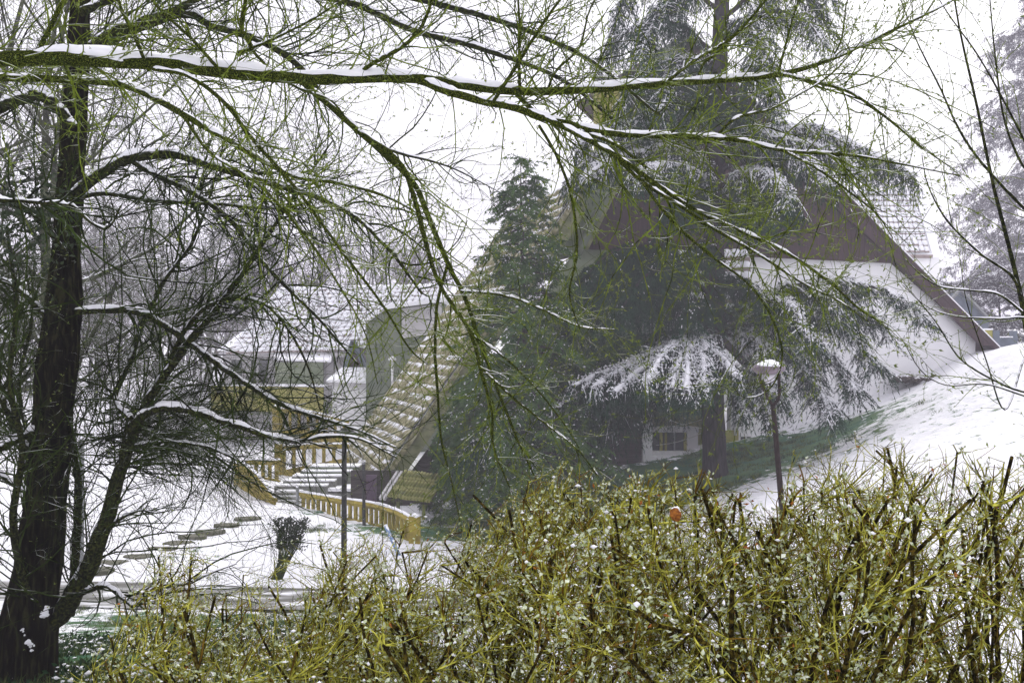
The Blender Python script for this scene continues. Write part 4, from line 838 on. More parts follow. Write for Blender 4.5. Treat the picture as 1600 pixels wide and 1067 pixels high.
# ---- bare trees further back, paler in the fog
def bare_tree(name, label, base, H, r0, seed, group, spread=1.0, n1=16, n2=130, n3=700, n4=1500, lean=(0, 0), rmin=.004, m=None, t0=.25):
    rng = rg(seed); root = empty(name, base, label, 'tree', group)
    c = np.column_stack([base + np.array([lean[0] * t + .25 * math.sin(t * 5 + seed), lean[1] * t + .2 * math.sin(t * 4 + seed * 2), H * .9 * t - .3]) for t in np.linspace(0, 1, 8)]).T
    tr = catmull(np.column_stack([c, r0 * (1 - .85 * np.linspace(0, 1, 8) ** .8)]), 24)
    V, Fs = tube(tr[None, :, :3], tr[None, :, 3], 10, True); obj('trunk', V, Fs, m or M['twig_grey'], root)
    P0, R0 = tr[None, :, :3], tr[None, :, 3]
    g1 = twigs_from(P0, R0, n1, rng, (H * .28 * spread, H * .52 * spread), t0, .98, 35, 70, (-.1, .7), r0 * .5, r0 * .16, 12, .3, .5)
    for i in range(n1):
        V, Fs = tube(g1[0][i:i + 1], g1[1][i:i + 1], 6); obj('branch', V, Fs, m or M['twig_grey'], root)
    g2 = twigs_from(*g1, n2, rng, (H * .10, H * .26), .1, 1, 25, 65, (-.3, .6), r0 * .2, rmin * 2.4, 8, .35, .6)
    g3 = twigs_from(*g2, n3, rng, (H * .04, H * .13), .1, 1, 25, 65, (-.4, .6), r0 * .08, rmin * 1.5, 6, .35, .6)
    g4 = twigs_from(*g3, n4, rng, (H * .02, H * .07), .1, 1, 25, 65, (-.4, .6), r0 * .05, rmin, 5, .35, .6)
    mb = MB()
    for g in (g2, g3, g4): V, Fs = tube(g[0], g[1], 3); mb.add(V, *Fs)
    mb.build('crown', m or M['twig_grey'], root, kind='stuff'); return root
def B(px, d): return np.array([(px - 800) / F * d, d, G((px - 800) / F * d, d)])
bare_tree('bare_tree', 'bare grey tree just behind the dark trunk with snow on its twigs', B(20, 19), 14, .20, 101, 'bare trees behind the dark trunk', n1=20, n2=200, n3=1100, n4=2400, lean=(1.2, 0), rmin=.0045)
bare_tree('bare_tree', 'tall bare tree past the edge of the picture spreading fine twigs over the footpath', B(-120, 24), 17, .24, 102, 'bare trees behind the dark trunk', n1=22, n2=220, n3=1200, n4=2600, lean=(2.5, 0), rmin=.0055)
bare_tree('bare_tree', 'bare tree on the slope between the dark trunk and the snow roofed house', B(250, 66), 15, .24, 103, 'bare trees in the fog', n1=20, n2=200, n3=1000, n4=2000, rmin=.012)
far = [(60, 80, 17, 'pale bare tree in the fog level with the ivy tuft'), (150, 95, 19, 'foggy bare tree seen just past the dark trunk'), (330, 84, 16, 'foggy bare tree at the end of the snowy roof'), (410, 100, 20, 'foggy bare tree rising over the middle of the snowy roof'), (505, 92, 15, 'foggy bare tree over the ridge of the snowy roof'), (580, 110, 18, 'faint bare tree above the green building'), (215, 115, 20, 'faintest bare tree far behind the thicket'), (-60, 90, 20, 'faint bare tree far behind the trunk at the picture edge')]
for i, (px, d, H, lab) in enumerate(far):
    bare_tree('bare_tree', lab, B(px, d), H, .26, 120 + i, 'bare trees in the fog', n1=18, n2=150, n3=700, n4=1300, rmin=.017, t0=.15)

# ---- far wood on the slope, one grey mass in the fog
rW = rg(140); mb = MB(); nt = 95
tx = rW.uniform(-88, -8, nt); ty = rW.uniform(88, 135, nt); tb = np.column_stack([tx, ty, hz(np.stack([tx, ty], 1)) - .3]); th = rW.uniform(11, 17, nt)
g0 = grow(tb, np.column_stack([rW.normal(size=nt) * .06, rW.normal(size=nt) * .06, np.ones(nt)]), th, rW.uniform(.16, .28, nt), 8, rW, .08, .2, .1, .15)
g1 = twigs_from(*g0, nt * 16, rW, (2.5, 5.5), .12, 1, 25, 60, (.1, .9), .09, .05, 5, .3, .4)
g2 = twigs_from(*g1, nt * 110, rW, (.9, 2.6), .1, 1, 20, 60, (-.1, .7), .05, .03, 4, .3, .4)
g3 = twigs_from(*g2, nt * 330, rW, (.5, 1.5), .1, 1, 20, 60, (-.2, .6), .03, .022, 3, .3, .4)
for g in (g0, g1, g2, g3): V, Fs = tube(g[0], g[1], 3); mb.add(V, *Fs)
tag(mb.build('far_wood', M['wood_grey'], None, kind='stuff'), 'grey mass of bare woodland in the fog behind the snow roofed house', 'woodland')

# ---- conifers
def conifer(root, branches, needles, rng, nlet=16, nstr=60, nneed=700, letL=(.6, 1.7), strL=(.25, .8), need=(.10, .18, .028), snow=.3, bark=None, droop=-1.0, hang=1.0, snow_size=(.04, .11), sep=True, align=.9, pads=0):
    """branches: list of (pts, rad); branchlets spread sideways, hanging strands below them, needle blades along everything, snow on top"""
    BP = np.stack([b[0] for b in branches]); BR = np.stack([b[1] for b in branches])
    bark = bark or M['cedar_bark']
    if sep:
        for i in range(len(BP)):
            V, Fs = tube(BP[i:i + 1], BR[i:i + 1], 6); obj('branch', V, Fs, bark, root)
    nb = len(BP)
    S, D, r, t, idx = spawn(BP, BR, nb * nlet, rng, .18, 1.0, 35, 75); D[:, 2] = D[:, 2] * .35 + .05; D = nrm(D)
    L = (letL[0] + (letL[1] - letL[0]) * rng.random(len(S))) * (1.15 - .7 * t)
    g1 = grow(S, D, L, np.clip(r * .5, .006, .02), 7, rng, .2, droop * .9, .3)
    bothP = np.concatenate([g1[0], BP[:, ::max(1, BP.shape[1] // 7)][:, :7]]); bothR = np.concatenate([g1[1], BR[:, ::max(1, BR.shape[1] // 7)][:, :7]])
    n2 = nb * nstr
    S, D, r, t2, i2 = spawn(bothP, bothR, n2, rng, .1, 1.0, 20, 70); D[:, 2] = D[:, 2] * .3 - hang; D = nrm(D)
    g2 = grow(S, D, strL[0] + (strL[1] - strL[0]) * rng.random(n2) ** 1.3, np.full(n2, .006), 5, rng, .15, -.5 * hang, .25)
    mb = MB(); V, Fs = tube(g1[0], g1[1], 3); mb.add(V, *Fs); V, Fs = tube(g2[0], g2[1], 3); mb.add(V, *Fs)
    n3 = nb * nneed
    ii = rng.integers(0, len(g2[0]), n3); p, T, _ = at_t(g2[0], g2[1], ii, rng.random(n3))
    d = nrm(T * align + .6 * rng.normal(size=(n3, 3)) - np.array([0, 0, .25 * hang]))
    V, Fq = blades(p, d, need[0] + (need[1] - need[0]) * rng.random(n3), np.full(n3, need[2]) * (.7 + .6 * rng.random(n3)), rng); mb.add(V, Fq)
    n4 = int(n3 * .3); ii = rng.integers(0, len(g1[0]), n4); p, T, _ = at_t(g1[0], g1[1], ii, rng.random(n4))
    d = nrm(T * .6 + .8 * rng.normal(size=(n4, 3))); V, Fq = blades(p, d, need[0] + (need[1] - need[0]) * rng.random(n4), np.full(n4, need[2]), rng); mb.add(V, Fq)
    mb.build('foliage', needles, root, kind='stuff')
    if snow > 0:
        sb = MB()
        # thick along the boughs, thinner out on the branchlets
        k0 = int(n3 * snow * .30); ii = rng.integers(0, nb, k0); p, T, _ = at_t(BP, BR, ii, .12 + .88 * rng.random(k0)); p = p + rng.normal(size=p.shape) * np.array([.16, .16, .05]) + np.array([0, 0, .08])
        s = snow_size[0] + (snow_size[1] - snow_size[0]) * rng.random(k0) ** 2; V, Fq = lumps(p, s * .52, rng, .6); sb.add(V, Fq)
        k1 = int(n3 * snow * .30); ii = rng.integers(0, len(g1[0]), k1); p, T, _ = at_t(g1[0], g1[1], ii, rng.random(k1) ** 1.5); p = p + rng.normal(size=p.shape) * .04 + np.array([0, 0, .05])
        s = snow_size[0] + (snow_size[1] - snow_size[0]) * rng.random(k1) ** 2; V, Fq = lumps(p, s * .42, rng, .55); sb.add(V, Fq)
        if pads:                             # continuous pads along boughs, branchlets and the heads of the strands
            V, Fs = tube(BP + np.array([0, 0, .05]), .065 * pads * (.3 + 1.2 * rng.random(BP.shape[:2])) * np.linspace(.5, 1, BP.shape[1])[None], 6); sb.add(V, *Fs)
            n_ = g1[0].shape[1]; V, Fs = tube(g1[0] + np.array([0, 0, .05]), .034 * pads * (.1 + 1.3 * rng.random(g1[1].shape)) * np.linspace(1, .35, n_)[None], 5); sb.add(V, *Fs)
            q = rng.random(len(g2[0])) < .10 * pads; w_ = np.array([.022, .018, .006, .0005, .0005])[None] * (.4 + .9 * rng.random((int(q.sum()), 5)))
            V, Fs = tube(g2[0][q] + np.array([0, -.02, .03]), w_, 4); sb.add(V, *Fs)
        # streaks on the upper part of some hanging strands
        k2 = int(n3 * snow * .75); pool = np.nonzero(rng.random(len(g2[0])) < .45)[0]; ii = pool[rng.integers(0, len(pool), k2)]; p, T, _ = at_t(g2[0], g2[1], ii, rng.random(k2) ** 1.5 * (.7 if pads else .5))
        p = p + np.array([0, -.03, .03]) + rng.normal(size=p.shape) * .03; d = nrm(T + .3 * rng.normal(size=p.shape)); nn = nrm(rng.normal(size=p.shape) + np.array([0, -.6, .8]))
        V, Fq = leaves(p, d, nn, .06 + .10 * rng.random(k2), .022 + .025 * rng.random(k2)); sb.add(V, Fq)
        sb.build('snow', M['snow'], root, kind='stuff')

rC = rg(51); CD = 38.0
cbase = P(1117, 745, CD); cbase[2] = G(cbase[0], cbase[1])
ced = empty('weeping_cedar', cbase, 'tall dark weeping cedar with snow along its drooping boughs before the white house', 'tree')
c, r = limb([(1117, 762, 23, CD), (1117, 738, 20, CD), (1116, 690, 18, CD), (1114, 600, 16.5, CD), (1117, 480, 16, CD), (1116, 330, 15, CD), (1122, 150, 13, CD), (1128, 0, 11, CD), (1132, -160, 7, CD), (1134, -270, 2, CD)], 40, .05, rC)
V, Fs = tube(c[None], r[None], 16, True); a = np.arange(len(V)) % 16; V[:, 0] += .03 * np.sin(a * 2.3 + V[:, 2] * 2); obj('trunk', V, Fs, M['cedar_bark'], ced)
def cb(pts, dd): return [(x, y, rr, CD + dd * k / (len(pts) - 1)) for k, ((x, y), rr) in enumerate(zip(pts, np.linspace(4.2, 1.0, len(pts))))]
CG = {
 'front': ([([(1130, 508), (1095, 524), (1058, 536), (1005, 565), (950, 581), (898, 603)], -4), ([(1116, 560), (1095, 530), (1123, 554), (1150, 590)], -5), ([(1114, 545), (1080, 530), (1062, 560), (1050, 610)], -6), ([(1114, 540), (1098, 528), (1100, 560), (1100, 605)], -6.5),
            ([(1112, 545), (1060, 545), (1000, 580), (960, 615)], -5.5), ([(1112, 540), (1070, 528), (1015, 552), (930, 590)], -3), ([(1114, 545), (1085, 532), (1040, 552), (1010, 600)], -6.2), ([(1114, 545), (1078, 530), (1075, 570), (1072, 612)], -6.8), ([(1112, 542), (1050, 538), (985, 572), (925, 608)], -4.6)], dict(strL=(.25, 1.15), letL=(.25, .8), snow=.15, pads=1.25, nstr=520, nneed=6800, hang=1.6)),
 'left_low': ([([(1110, 600), (1000, 592), (880, 622), (795, 652), (745, 692)], -5), ([(1110, 590), (1000, 580), (930, 610), (860, 640)], -4), ([(1112, 600), (1040, 595), (985, 620), (950, 650)], -2.5)], dict(strL=(.6, 2.6), letL=(.2, .8), snow=.07, pads=.6, nstr=430, nneed=6200)),
 'left_dark': ([([(1110, 395), (1042, 382), (982, 386), (940, 405), (902, 450)], -3), ([(1110, 420), (1040, 395), (985, 400), (925, 450), (880, 540)], -2), ([(1110, 430), (1050, 440), (980, 430), (905, 480), (860, 570)], -1), ([(1112, 500), (1050, 470), (990, 470), (930, 540)], -1.5), ([(1112, 460), (1060, 425), (1010, 430), (960, 500)], -3.5), ([(1112, 520), (1040, 520), (960, 540), (900, 620)], 0), ([(1112, 545), (1030, 545), (930, 590), (870, 680)], 1)],
             dict(strL=(.8, 3.0), letL=(.3, 1.0), snow=.004, pads=0, nstr=520, nneed=8200)),
 'mid_left': ([([(1128, 285), (1103, 256), (1052, 229), (1007, 237), (945, 256), (914, 282)], -3), ([(1118, 262), (1080, 240), (1030, 222), (975, 232), (925, 262)], -1.5), ([(1118, 230), (1060, 198), (1000, 192), (945, 200), (900, 232)], 0), ([(1118, 300), (1085, 270), (1040, 258), (990, 275)], -4.5), ([(1118, 215), (1075, 185), (1020, 185), (960, 215)], -2), ([(1118, 250), (1030, 225), (940, 240), (885, 290)], 1.5)], dict(strL=(.3, 1.3), letL=(.3, .95), snow=.24, pads=1.3, nstr=440, nneed=5800, hang=1.4)),
 'mid_right': ([([(1122, 245), (1189, 212), (1245, 201), (1295, 211), (1346, 237), (1397, 257), (1428, 280)], -1), ([(1122, 290), (1164, 288), (1194, 251), (1225, 237), (1268, 256), (1296, 292)], -3.5), ([(1122, 270), (1180, 235), (1240, 222), (1300, 240), (1350, 275)], -2), ([(1122, 300), (1165, 270), (1205, 275), (1235, 315)], -4.5), ([(1122, 220), (1220, 196), (1310, 216), (1380, 262)], 1.5), ([(1122, 235), (1170, 205), (1220, 215)], -3)], dict(strL=(.3, 1.4), letL=(.3, .95), snow=.24, pads=1.3, nstr=440, nneed=5800, hang=1.4)),
 'mid_core': ([([(1120, 300), (1165, 285), (1205, 295), (1240, 330)], -3), ([(1118, 320), (1160, 315), (1190, 340)], -4), ([(1118, 310), (1080, 305), (1050, 325)], -3), ([(1118, 330), (1180, 310), (1230, 330)], -1), ([(1118, 390), (1090, 385), (1060, 410)], -3), ([(1118, 480), (1095, 470), (1075, 495)], -3.5), ([(1120, 440), (1150, 435), (1185, 465)], -3), ([(1122, 150), (1100, 140), (1080, 175)], -3), ([(1122, 160), (1145, 150), (1160, 190)], -3)], dict(strL=(.5, 1.7), letL=(.2, .8), snow=.01, pads=0, nstr=360, nneed=5200)),
 'right_low': ([([(1125, 505), (1194, 478), (1222, 450), (1262, 443), (1292, 456), (1308, 490)], -3), ([(1125, 490), (1230, 450), (1320, 440), (1372, 451), (1420, 476), (1443, 503)], -1), ([(1125, 500), (1240, 480), (1300, 500), (1345, 540), (1372, 582)], -2), ([(1125, 510), (1220, 510), (1275, 545), (1320, 590), (1338, 615)], -2.5), ([(1125, 515), (1210, 525), (1255, 575), (1285, 620), (1302, 650)], -3), ([(1125, 500), (1200, 470), (1240, 480), (1265, 530)], -4.5), ([(1125, 520), (1180, 530), (1200, 570), (1210, 620)], -3.5), ([(1125, 495), (1250, 465), (1330, 480), (1385, 520)], .5)],
              dict(strL=(.3, 1.3), letL=(.35, 1.1), snow=.20, pads=1.2, nstr=420, nneed=4800, hang=.75)),
 'right_spray': ([([(1122, 560), (1165, 585), (1195, 625), (1205, 660)], -3), ([(1122, 570), (1180, 590), (1215, 615), (1228, 640)], -2), ([(1122, 580), (1155, 610), (1165, 650)], -3)], dict(strL=(.2, .8), letL=(.2, .7), snow=.14, pads=.5, nstr=170, nneed=2000)),
 'top': ([([(1125, 95), (1060, 40), (985, 48), (932, 110)], -1), ([(1128, 65), (1195, 20), (1255, 30), (1292, 75)], -2), ([(1128, 30), (1200, -20), (1262, 0), (1300, 55)], 0), ([(1125, 135), (1065, 95), (1005, 120), (965, 185)], -3), ([(1125, 145), (1172, 110), (1200, 135), (1212, 180)], -3), ([(1130, -40), (1060, -60), (985, -10), (950, 60)], 0), ([(1126, 120), (1080, 90), (1052, 120), (1035, 170)], -4), ([(1128, 20), (1080, -10), (1030, 20), (1000, 90)], -4), ([(1128, 50), (1160, 30), (1185, 65), (1195, 120)], -4), ([(1130, -60), (1200, -90), (1270, -50), (1305, 10)], -1), ([(1130, -110), (1070, -130), (1010, -80)], -1), ([(1130, -140), (1190, -150), (1240, -100)], 1), ([(1132, -200), (1090, -215), (1050, -170)], 0), ([(1132, -210), (1175, -215), (1205, -170)], 0), ([(1122, 190), (1080, 155), (1030, 160), (985, 205)], -2.5)],
         dict(strL=(.4, 1.5), letL=(.4, 1.2), snow=.08, pads=.5, nstr=300, nneed=3800)),
}
for gname, (lst, kw) in CG.items():
    k_ = dict(nlet=64, need=(.08, .17, .030), align=1.3, droop=-1.3); k_.update(kw); dn = 1.2 if 'dark' in gname or gname in ('top', 'mid_core') else 2.3; k_['nneed'] = int(k_['nneed'] * dn); k_['nstr'] = int(k_['nstr'] * min(dn, 1.7)); k_['snow'] *= .8
    conifer(ced, [limb(cb(p, dd), 20, .3, rC) for p, dd in lst], M['cedar_needle'], rC, **k_)

def generic_conifer(root, base, H, R, rng, tiers, per, upsweep=.1, droop=.35, start=.08, power=1.0):
    br = []
    for k in range(tiers):
        f = start + (1 - start) * (k + .9 * rng.random()) / tiers; rad = R * (1 - f) ** power + .25
        a0 = rng.random() * 6.28
        for j in range(per):
            a = a0 + 6.283 * j / per + rng.normal() * .25; L = rad * (.6 + .55 * rng.random()); u = np.array([math.cos(a), math.sin(a), 0])
            c0 = base + np.array([0, 0, H * min(.985, f + rng.normal() * .4 / tiers)]); q = [np.append(c0 + u * L * s + np.array([0, 0, upsweep * L * s * 2 * (1 - s) - droop * L * s * s]), .05 * (1 - .8 * s) * min(1, L)) for s in (0, .3, .6, .85, 1)]
            c = catmull(q, 14); br.append((c[:, :3], np.maximum(c[:, 3], .006)))
    return br
def conifer_tree(name, label, base, H, R, seed, tiers, per, needles, trunk_r, cat='tree', group=None, **kw):
    rng = rg(seed); root = empty(name, base, label, cat, group); kk = {k: kw.pop(k) for k in ('upsweep', 'droop_b', 'start', 'power') if k in kw}
    if 'droop_b' in kk: kk['droop'] = kk.pop('droop_b')
    t = np.linspace(0, 1, 12); c = base + np.column_stack([.1 * np.sin(t * 5), .1 * np.cos(t * 4), t * H - .2]); V, Fs = tube(c[None], (trunk_r * (1 - .93 * t))[None], 10, True); obj('trunk', V, Fs, M['cedar_bark'], root)
    conifer(root, generic_conifer(root, base, H, R, rng, tiers, per, **kk), needles, rng, **kw); return root
b = P(818, 815, 35); b[2] = G(b[0], b[1])
conifer_tree('fir_tree', 'dark green fir with a thin frosted top standing left of the cedar', b, (b[2] * 0 + P(818, 240, 35)[2]) - b[2], 4.3, 61, 30, 5, M['fir_needle'], .2, nlet=13, nstr=90, nneed=1150, letL=(.4, 1.0), strL=(.12, .4), need=(.08, .16, .032), snow=.02, hang=.45, droop=-.5, upsweep=.15, droop_b=.35, start=.04, power=.9)
b = P(752, 835, 37.5); b[2] = G(b[0], b[1])
conifer_tree('yew_tree', 'low dark broad evergreen crouching beside the tiled porch', b, 5.6, 2.3, 62, 10, 7, M['fir_needle'], .18, nlet=14, nstr=120, nneed=1600, letL=(.4, .9), strL=(.12, .4), need=(.08, .16, .032), snow=.006, hang=.5, droop=-.4, upsweep=.2, droop_b=.3, start=.06, power=.6)
b = P(880, 775, 41.0); b[2] = G(b[0], b[1])
conifer_tree('yew_tree', 'dark rounded evergreen in the gap between the fir and the cedar', b, 5.2, 2.1, 63, 9, 7, M['cedar_needle'], .18, nlet=14, nstr=140, nneed=1800, letL=(.4, .9), strL=(.2, .7), need=(.08, .16, .030), snow=.006, hang=.8, droop=-.7, upsweep=.25, droop_b=.3, start=.06, power=.6)
b = B(1640, 95)
conifer_tree('foggy_cedar', 'pale grey fog veiled cedar rising beyond the snowy mound', b, 41, 12.5, 64, 17, 10, M['cedar_needle_hazed'], .6, nlet=16, nstr=110, nneed=900, letL=(1., 3.0), strL=(.4, 1.2), need=(.18, .40, .06), snow=.25, hang=.6, droop=-.6, upsweep=.22, droop_b=.42, start=.10, power=.75, snow_size=(.08, .2))
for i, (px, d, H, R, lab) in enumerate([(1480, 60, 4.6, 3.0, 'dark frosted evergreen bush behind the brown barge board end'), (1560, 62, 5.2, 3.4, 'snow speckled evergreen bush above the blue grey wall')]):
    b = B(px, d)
    conifer_tree('evergreen_bush', lab, b, H, R, 70 + i, 7, 8, M['cedar_needle_hazed'], .12, 'bush', 'evergreen bushes by the far wall', nlet=12, nstr=50, nneed=420, letL=(.5, 1.1), strL=(.15, .4), need=(.10, .2, .045), snow=.3, hang=.3, droop=-.3, upsweep=.3, droop_b=.1, start=.08, power=.45)

# ---- clipped shrub by the stairs
rK = rg(81); b = ground_at(432, 905); shr = empty('clipped_shrub', b, 'small clipped shrub with a wedge shaped top on leaning bare stems by the stairs', 'shrub')
dK = b[1]
g0 = [limb([(424 + k * 4, 905, 1.3, dK), (434 + k * 4, 880, 1.2, dK), (436 + k * 7, 855, 1.0, dK), (432 + k * 10, 830, .8, dK), (430 + k * 12.5, 812, .6, dK)], 12, .2, rK) for k in np.linspace(0, 4, 11)]
for p, r in g0: V, Fs = tube(p[None], r[None], 6); obj('stem', V, Fs, M['twig_dark'], shr)
g0 = (np.stack([p for p, r in g0]), np.stack([r for p, r in g0]))
g1 = twigs_from(*g0, 260, rK, (.15, .45), .5, 1, 35, 75, (-.1, .6), .008, .005, 6); g1[0][:, :, 2] = np.minimum(g1[0][:, :, 2], P(0, 809, dK)[2])
mb = MB(); V, Fs = tube(*g1, 3); mb.add(V, *Fs); mb.build('twigs', M['twig_dark'], shr, kind='stuff')
n = 3600; ii = rK.integers(0, len(g1[0]), n); p, T, _ = at_t(*g1, ii, rK.random(n)); V, Fq = leaves(p, nrm(T + rK.normal(size=p.shape)), nrm(rK.normal(size=p.shape)), .04 + .03 * rK.random(n), .025 + .01 * rK.random(n)); obj('leaves', V, [Fq], M['ivy'], shr, kind='stuff')

# ------------------------------------------------------------------ the hedge in front
HT = np.array([(60, 1075), (180, 1000), (215, 930), (300, 905), (360, 945), (430, 935), (520, 925), (560, 890), (640, 908), (720, 890), (800, 822), (850, 772), (930, 778), (1010, 772), (1090, 768), (1150, 800), (1205, 812), (1240, 748), (1320, 742), (1420, 738), (1520, 742), (1620, 735), (1900, 735)], float)
def hedge_top(px): return np.interp(px, HT[:, 0], HT[:, 1])
def hedge(seed, label, px0, px1, d0, d1, n_stem, tw, lf, sn, brown=.3):
    rng = rg(seed); mid = (px0 + px1) / 2; dm = (d0 + d1) / 2; xm = (mid - 800) / F * dm
    root = empty('hedge', (xm, dm, G(xm, dm)), label, 'hedge', 'hedge along the bank')
    # stems come up in clumps
    nc = max(3, n_stem // 6); cpx = np.linspace(px0, px1, nc) + rng.normal(size=nc) * (px1 - px0) / nc * .2; cd = rng.uniform(d0, d1, nc)
    k = rng.integers(0, nc, n_stem); pxs = cpx[k] + rng.normal(size=n_stem) * 14; ds = cd[k] + rng.normal(size=n_stem) * .05
    x = (pxs - 800) / F * ds; zb = hz(np.stack([x, ds], 1)) - .05
    top = lambda q: CZ - (hedge_top(q[..., 0] / q[..., 1] * F + 800) - 533.5) / F * dm
    S = np.stack([x, ds, zb], 1); D = nrm(np.column_stack([rng.normal(size=n_stem) * .30, rng.normal(size=n_stem) * .22, np.ones(n_stem)]))
    zt = top(S); L = np.maximum(zt - zb, .3) * (1.08 + .3 * rng.random(n_stem))
    def trim(g):                             # shears: cut at the clipped height
        p, r = g; over = p[:, :, 2] > top(p) + .03 * rng.normal(size=(len(p), 1)) + .012
        first = np.where(over.any(1), over.argmax(1), p.shape[1]); j = np.arange(p.shape[1])[None]; lim = np.maximum(first - 1, 0)[:, None]
        jj = np.minimum(j, lim); p2 = np.take_along_axis(p, jj[:, :, None], 1) + (np.maximum(j - lim, 0) * 1e-4)[:, :, None]
        r2 = np.take_along_axis(r, jj, 1); keep = first > 1
        return p2[keep], r2[keep]
    g1 = grow(S, D, L, rng.uniform(.005, .0105, n_stem), 12, rng, .32, .35, .35, .45); g1 = trim(g1)
    for i in range(len(g1[0])):
        V, Fs = tube(g1[0][i:i + 1], g1[1][i:i + 1], 7, True); obj('stem', V, Fs, M['hedge_stem'], root)
    g2 = trim(twigs_from(*g1, n_stem * 9, rng, (.15, .55), .12, 1, 22, 60, (.1, .9), .0056, .0030, 8, .35, .5, up=.1, rfac=.6))
    g3 = trim(twigs_from(*g2, tw, rng, (.08, .30), .1, 1, 22, 65, (-.1, .8), .0027, .0014, 6, .26, .4, up=.05))
    g4 = trim(twigs_from(*g3, int(tw * .8), rng, (.04, .16), .1, 1, 25, 65, (-.2, .7), .0017, .0010, 5, .22, .3))
    g5 = trim(twigs_from(*g1, int(tw * .25), rng, (.06, .3), .1, 1, 30, 80, (-.1, .7), .002, .0012, 6, .25, .4))
    a, b_ = MB(), MB()
    for g in (g2, g3, g4, g5):
        cut = int(len(g[0]) * brown); V, Fs = tube(g[0][cut:], g[1][cut:], 3); a.add(V, *Fs); V, Fs = tube(g[0][:cut], g[1][:cut], 3); b_.add(V, *Fs)
    a.build('twigs', M['hedge_twig'], root, kind='stuff'); b_.build('brown_twigs', M['hedge_twig_brown'], root, kind='stuff')
    def pick(n):
        w = [g3, g4, g5]; ps, ts = [], []
        for g in w:
            m_ = n // 3; ii = rng.integers(0, len(g[0]), m_); p, T, _ = at_t(*g, ii, rng.random(m_)); ps.append(p); ts.append(T)
        return np.concatenate(ps), np.concatenate(ts)
    p, T = pick(lf); n = len(p)
    V, Fq = leaves(p, nrm(T * .5 + rng.normal(size=p.shape)), nrm(rng.normal(size=p.shape) + np.array([0, 0, .6])), .007 + .013 * rng.random(n), .005 + .007 * rng.random(n)); obj('leaves', V, [Fq], M['hedge_leaf'], root, kind='stuff')
    p, T = pick(max(60, lf // 40)); n = len(p); V, Fq = leaves(p, nrm(T * .5 + rng.normal(size=p.shape)), nrm(rng.normal(size=p.shape)), .010 + .012 * rng.random(n), .005 + .005 * rng.random(n)); obj('dry_leaves', V, [Fq], M['dry_leaf'], root, kind='stuff')
    p, T = pick(sn); n = len(p); V, Fq = lumps(p + np.array([0, 0, .002]), .0025 + .0065 * rng.random(n) ** 3, rng, .6); obj('snow', V, [Fq], M['snow'], root, kind='stuff')
    return root
hedge(91, 'low straggling stretch of hedge above the footpath, nearest the dark trunk', 200, 800, 2.9, 3.7, 80, 5600, 17000, 2600, .16)
hedge(92, 'bushy middle stretch of hedge holding the orange leaf below the cedar', 800, 1165, 2.6, 3.4, 58, 5200, 17000, 2800, .25)
hedge(93, 'tall flat topped stretch of hedge against the snowy mound', 1215, 1720, 2.5, 3.2, 84, 3900, 9500, 1700, .18)
hedge(94, 'thin gap of low twigs in the hedge in front of the leaning lamp', 1140, 1240, 2.7, 3.1, 14, 900, 1500, 300)

# the single orange leaf
lo = P(1055, 803, 2.45); n = 20
a = np.linspace(0, 2 * np.pi, n, endpoint=False); rr = .0165 * (1 + .22 * np.cos(a) ** 8 * (np.cos(a) > 0) + .05 * np.cos(5 * a) + .04 * np.sin(9 * a))
lx, lz = rr * np.cos(a), rr * np.sin(a) * .82; th = -1.15
rim = lo + np.column_stack([lx * math.cos(th) - lz * math.sin(th), -.006 * np.abs(np.sin(a)) + .003 * np.cos(3 * a), lx * math.sin(th) + lz * math.cos(th)]); V = np.concatenate([[lo + [0, .006, 0]], rim, [lo + [0, .007, 0]], rim + [0, .0009, 0]])
k = np.arange(n); f1 = np.stack([np.zeros(n, int), 1 + k, 1 + (k + 1) % n], 1); f2 = np.stack([np.full(n, n + 1), n + 2 + (k + 1) % n, n + 2 + k], 1); f3 = np.stack([1 + k, n + 2 + k, n + 2 + (k + 1) % n, 1 + (k + 1) % n], 1)
lf = tag(obj('autumn_leaf', V, [np.concatenate([f1, f2]), f3], M['dry_leaf']), 'single round orange leaf with a snow cap caught in the hedge twigs', 'leaf')
V, Fq = lumps(lo + np.array([[-.007, .002, .0135], [-.001, .002, .0155], [.005, .003, .015], [.010, .003, .011], [.0125, .003, .007]]), np.array([.0045, .0055, .005, .0045, .003]), rg(4), .7); obj('snow_cap', V, [Fq], M['snow'], lf)
t = np.linspace(0, 1, 6)[:, None]; V, Fs = tube((lo + np.array([0, .004, -.018]) * (1 - t) + np.array([.004, .01, -.075]) * t)[None], np.full((1, 6), .0012), 5, True); obj('leaf_stalk', V, Fs, M['hedge_stem'], lf)

# ------------------------------------------------------------------ grass blades where the snow is thin
rG = rg(95); keep = []
def scatter(cx, cy_, sx, sy, n):
    m = max(20, n // 60); c = np.column_stack([cx + rG.normal(size=m) * sx, cy_ + rG.normal(size=m) * sy]); k = rG.integers(0, m, n)       # blades stand in tufts
    return c[k] + rG.normal(size=(n, 2)) * np.array([.12, .16]) * (.4 + rG.random((n, 1)) * 1.6)
pts = np.concatenate([scatter(-4.0, 13, 2.2, 4, 42000), scatter(-3.4, 9.0, 1.0, 1.5, 22000), scatter(-5, 19.8, 5, 1.6, 20000), scatter(7.5, 39.5, 3.2, 2.2, 10000), scatter(2.5, 36.5, 2.8, 2.2, 7000), scatter(10.5, 42.3, 1.6, 1.2, 3500), scatter(-4.5, 33.2, 2, .7, 2500), scatter(8, 37, 3, 1.5, 1500)])
e0, e1 = path_edge(pts[:, 0]); pts = pts[(pts[:, 1] < e0 - .05) | (pts[:, 1] > e1 + .2) | (pts[:, 0] > 4.5)]
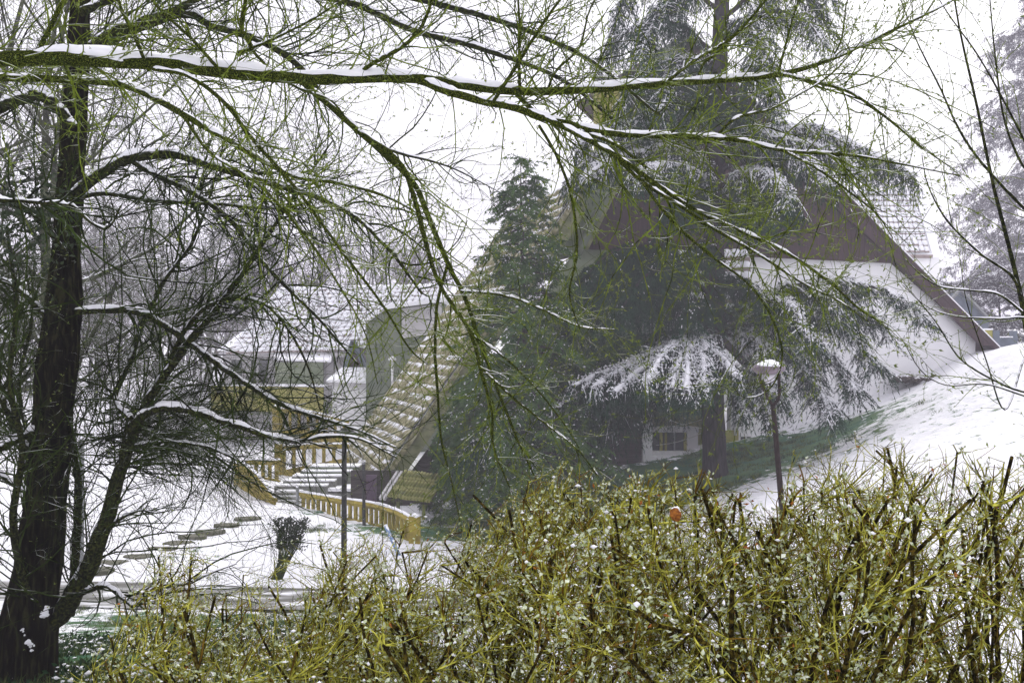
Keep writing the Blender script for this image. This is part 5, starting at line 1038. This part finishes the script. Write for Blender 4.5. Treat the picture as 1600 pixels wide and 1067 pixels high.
z = hz(pts); p = np.column_stack([pts, z - .02]); n = len(p); sc = np.clip(p[:, 1] / 20, .85, 1.5)
d = nrm(np.column_stack([rG.normal(size=n) * .55, rG.normal(size=n) * .55, np.ones(n)])); V, Fq = blades(p, d, (.05 + .09 * rG.random(n)) * sc * np.where(p[:, 1] < 12, 1.5, 1), .012 * sc, rG)
tag(obj('grass', V, [Fq], M['grass_blade'], None, True), 'green grass blades poking through the thin snow', 'grass', kind='stuff')

# low leafy growth and snow crumbs on the bank beside the dark trunk
rB = rg(97); n = 16000; m = 220
c = np.column_stack([rB.uniform(-5.6, -1.2, m), rB.uniform(6.6, 20, m)]); k = rB.integers(0, m, n); q = c[k] + rB.normal(size=(n, 2)) * np.array([.16, .22])
hgt = np.abs(rB.normal(size=n)) * .07; p = np.column_stack([q, hz(q) + hgt]); d = nrm(rB.normal(size=(n, 3)) + np.array([0, 0, .5]))
V, Fq = leaves(p, d, nrm(rB.normal(size=(n, 3))), .03 + .05 * rB.random(n), .014 + .02 * rB.random(n))
tag(obj('undergrowth', V, [Fq], M['ground_leaf'], None, True), 'dark green low growth on the bank beside the black trunk', 'undergrowth', kind='stuff')
n = 5200; k = rB.integers(0, m, n); q = c[k] + rB.normal(size=(n, 2)) * np.array([.22, .3]); p = np.column_stack([q, hz(q) + .01 + np.abs(rB.normal(size=n)) * .06])
V, Fq = lumps(p, .008 + .03 * rB.random(n) ** 2, rB, .5); tag(obj('snow_crumbs', V, [Fq], M['snow'], None, True), 'crumbs of snow caught in the low growth on the bank', 'snow', kind='stuff')

# ------------------------------------------------------------------ fog
hm = bpy.data.materials.new('fog'); hm.use_nodes = True; hn, hl = hm.node_tree.nodes, hm.node_tree.links
hn.clear(); pv = hn.new("ShaderNodeVolumePrincipled"); ho = hn.new("ShaderNodeOutputMaterial"); hl.new(pv.outputs[0], ho.inputs["Volume"])
pv.inputs["Color"].default_value = (0.86, 0.83, 0.91, 1); pv.inputs["Density"].default_value = 0.0019; pv.inputs["Anisotropy"].default_value = 0.0
zlo = float(Z.min()) - 1.0; ztop = CZ + 30.0
V, Fq = box((0, 150, (zlo + ztop) / 2), (1800, 1800, ztop - zlo)); tag(obj('haze', V, [Fq], hm, None, False), 'pale winter fog lying over the whole valley', 'haze', kind='stuff')
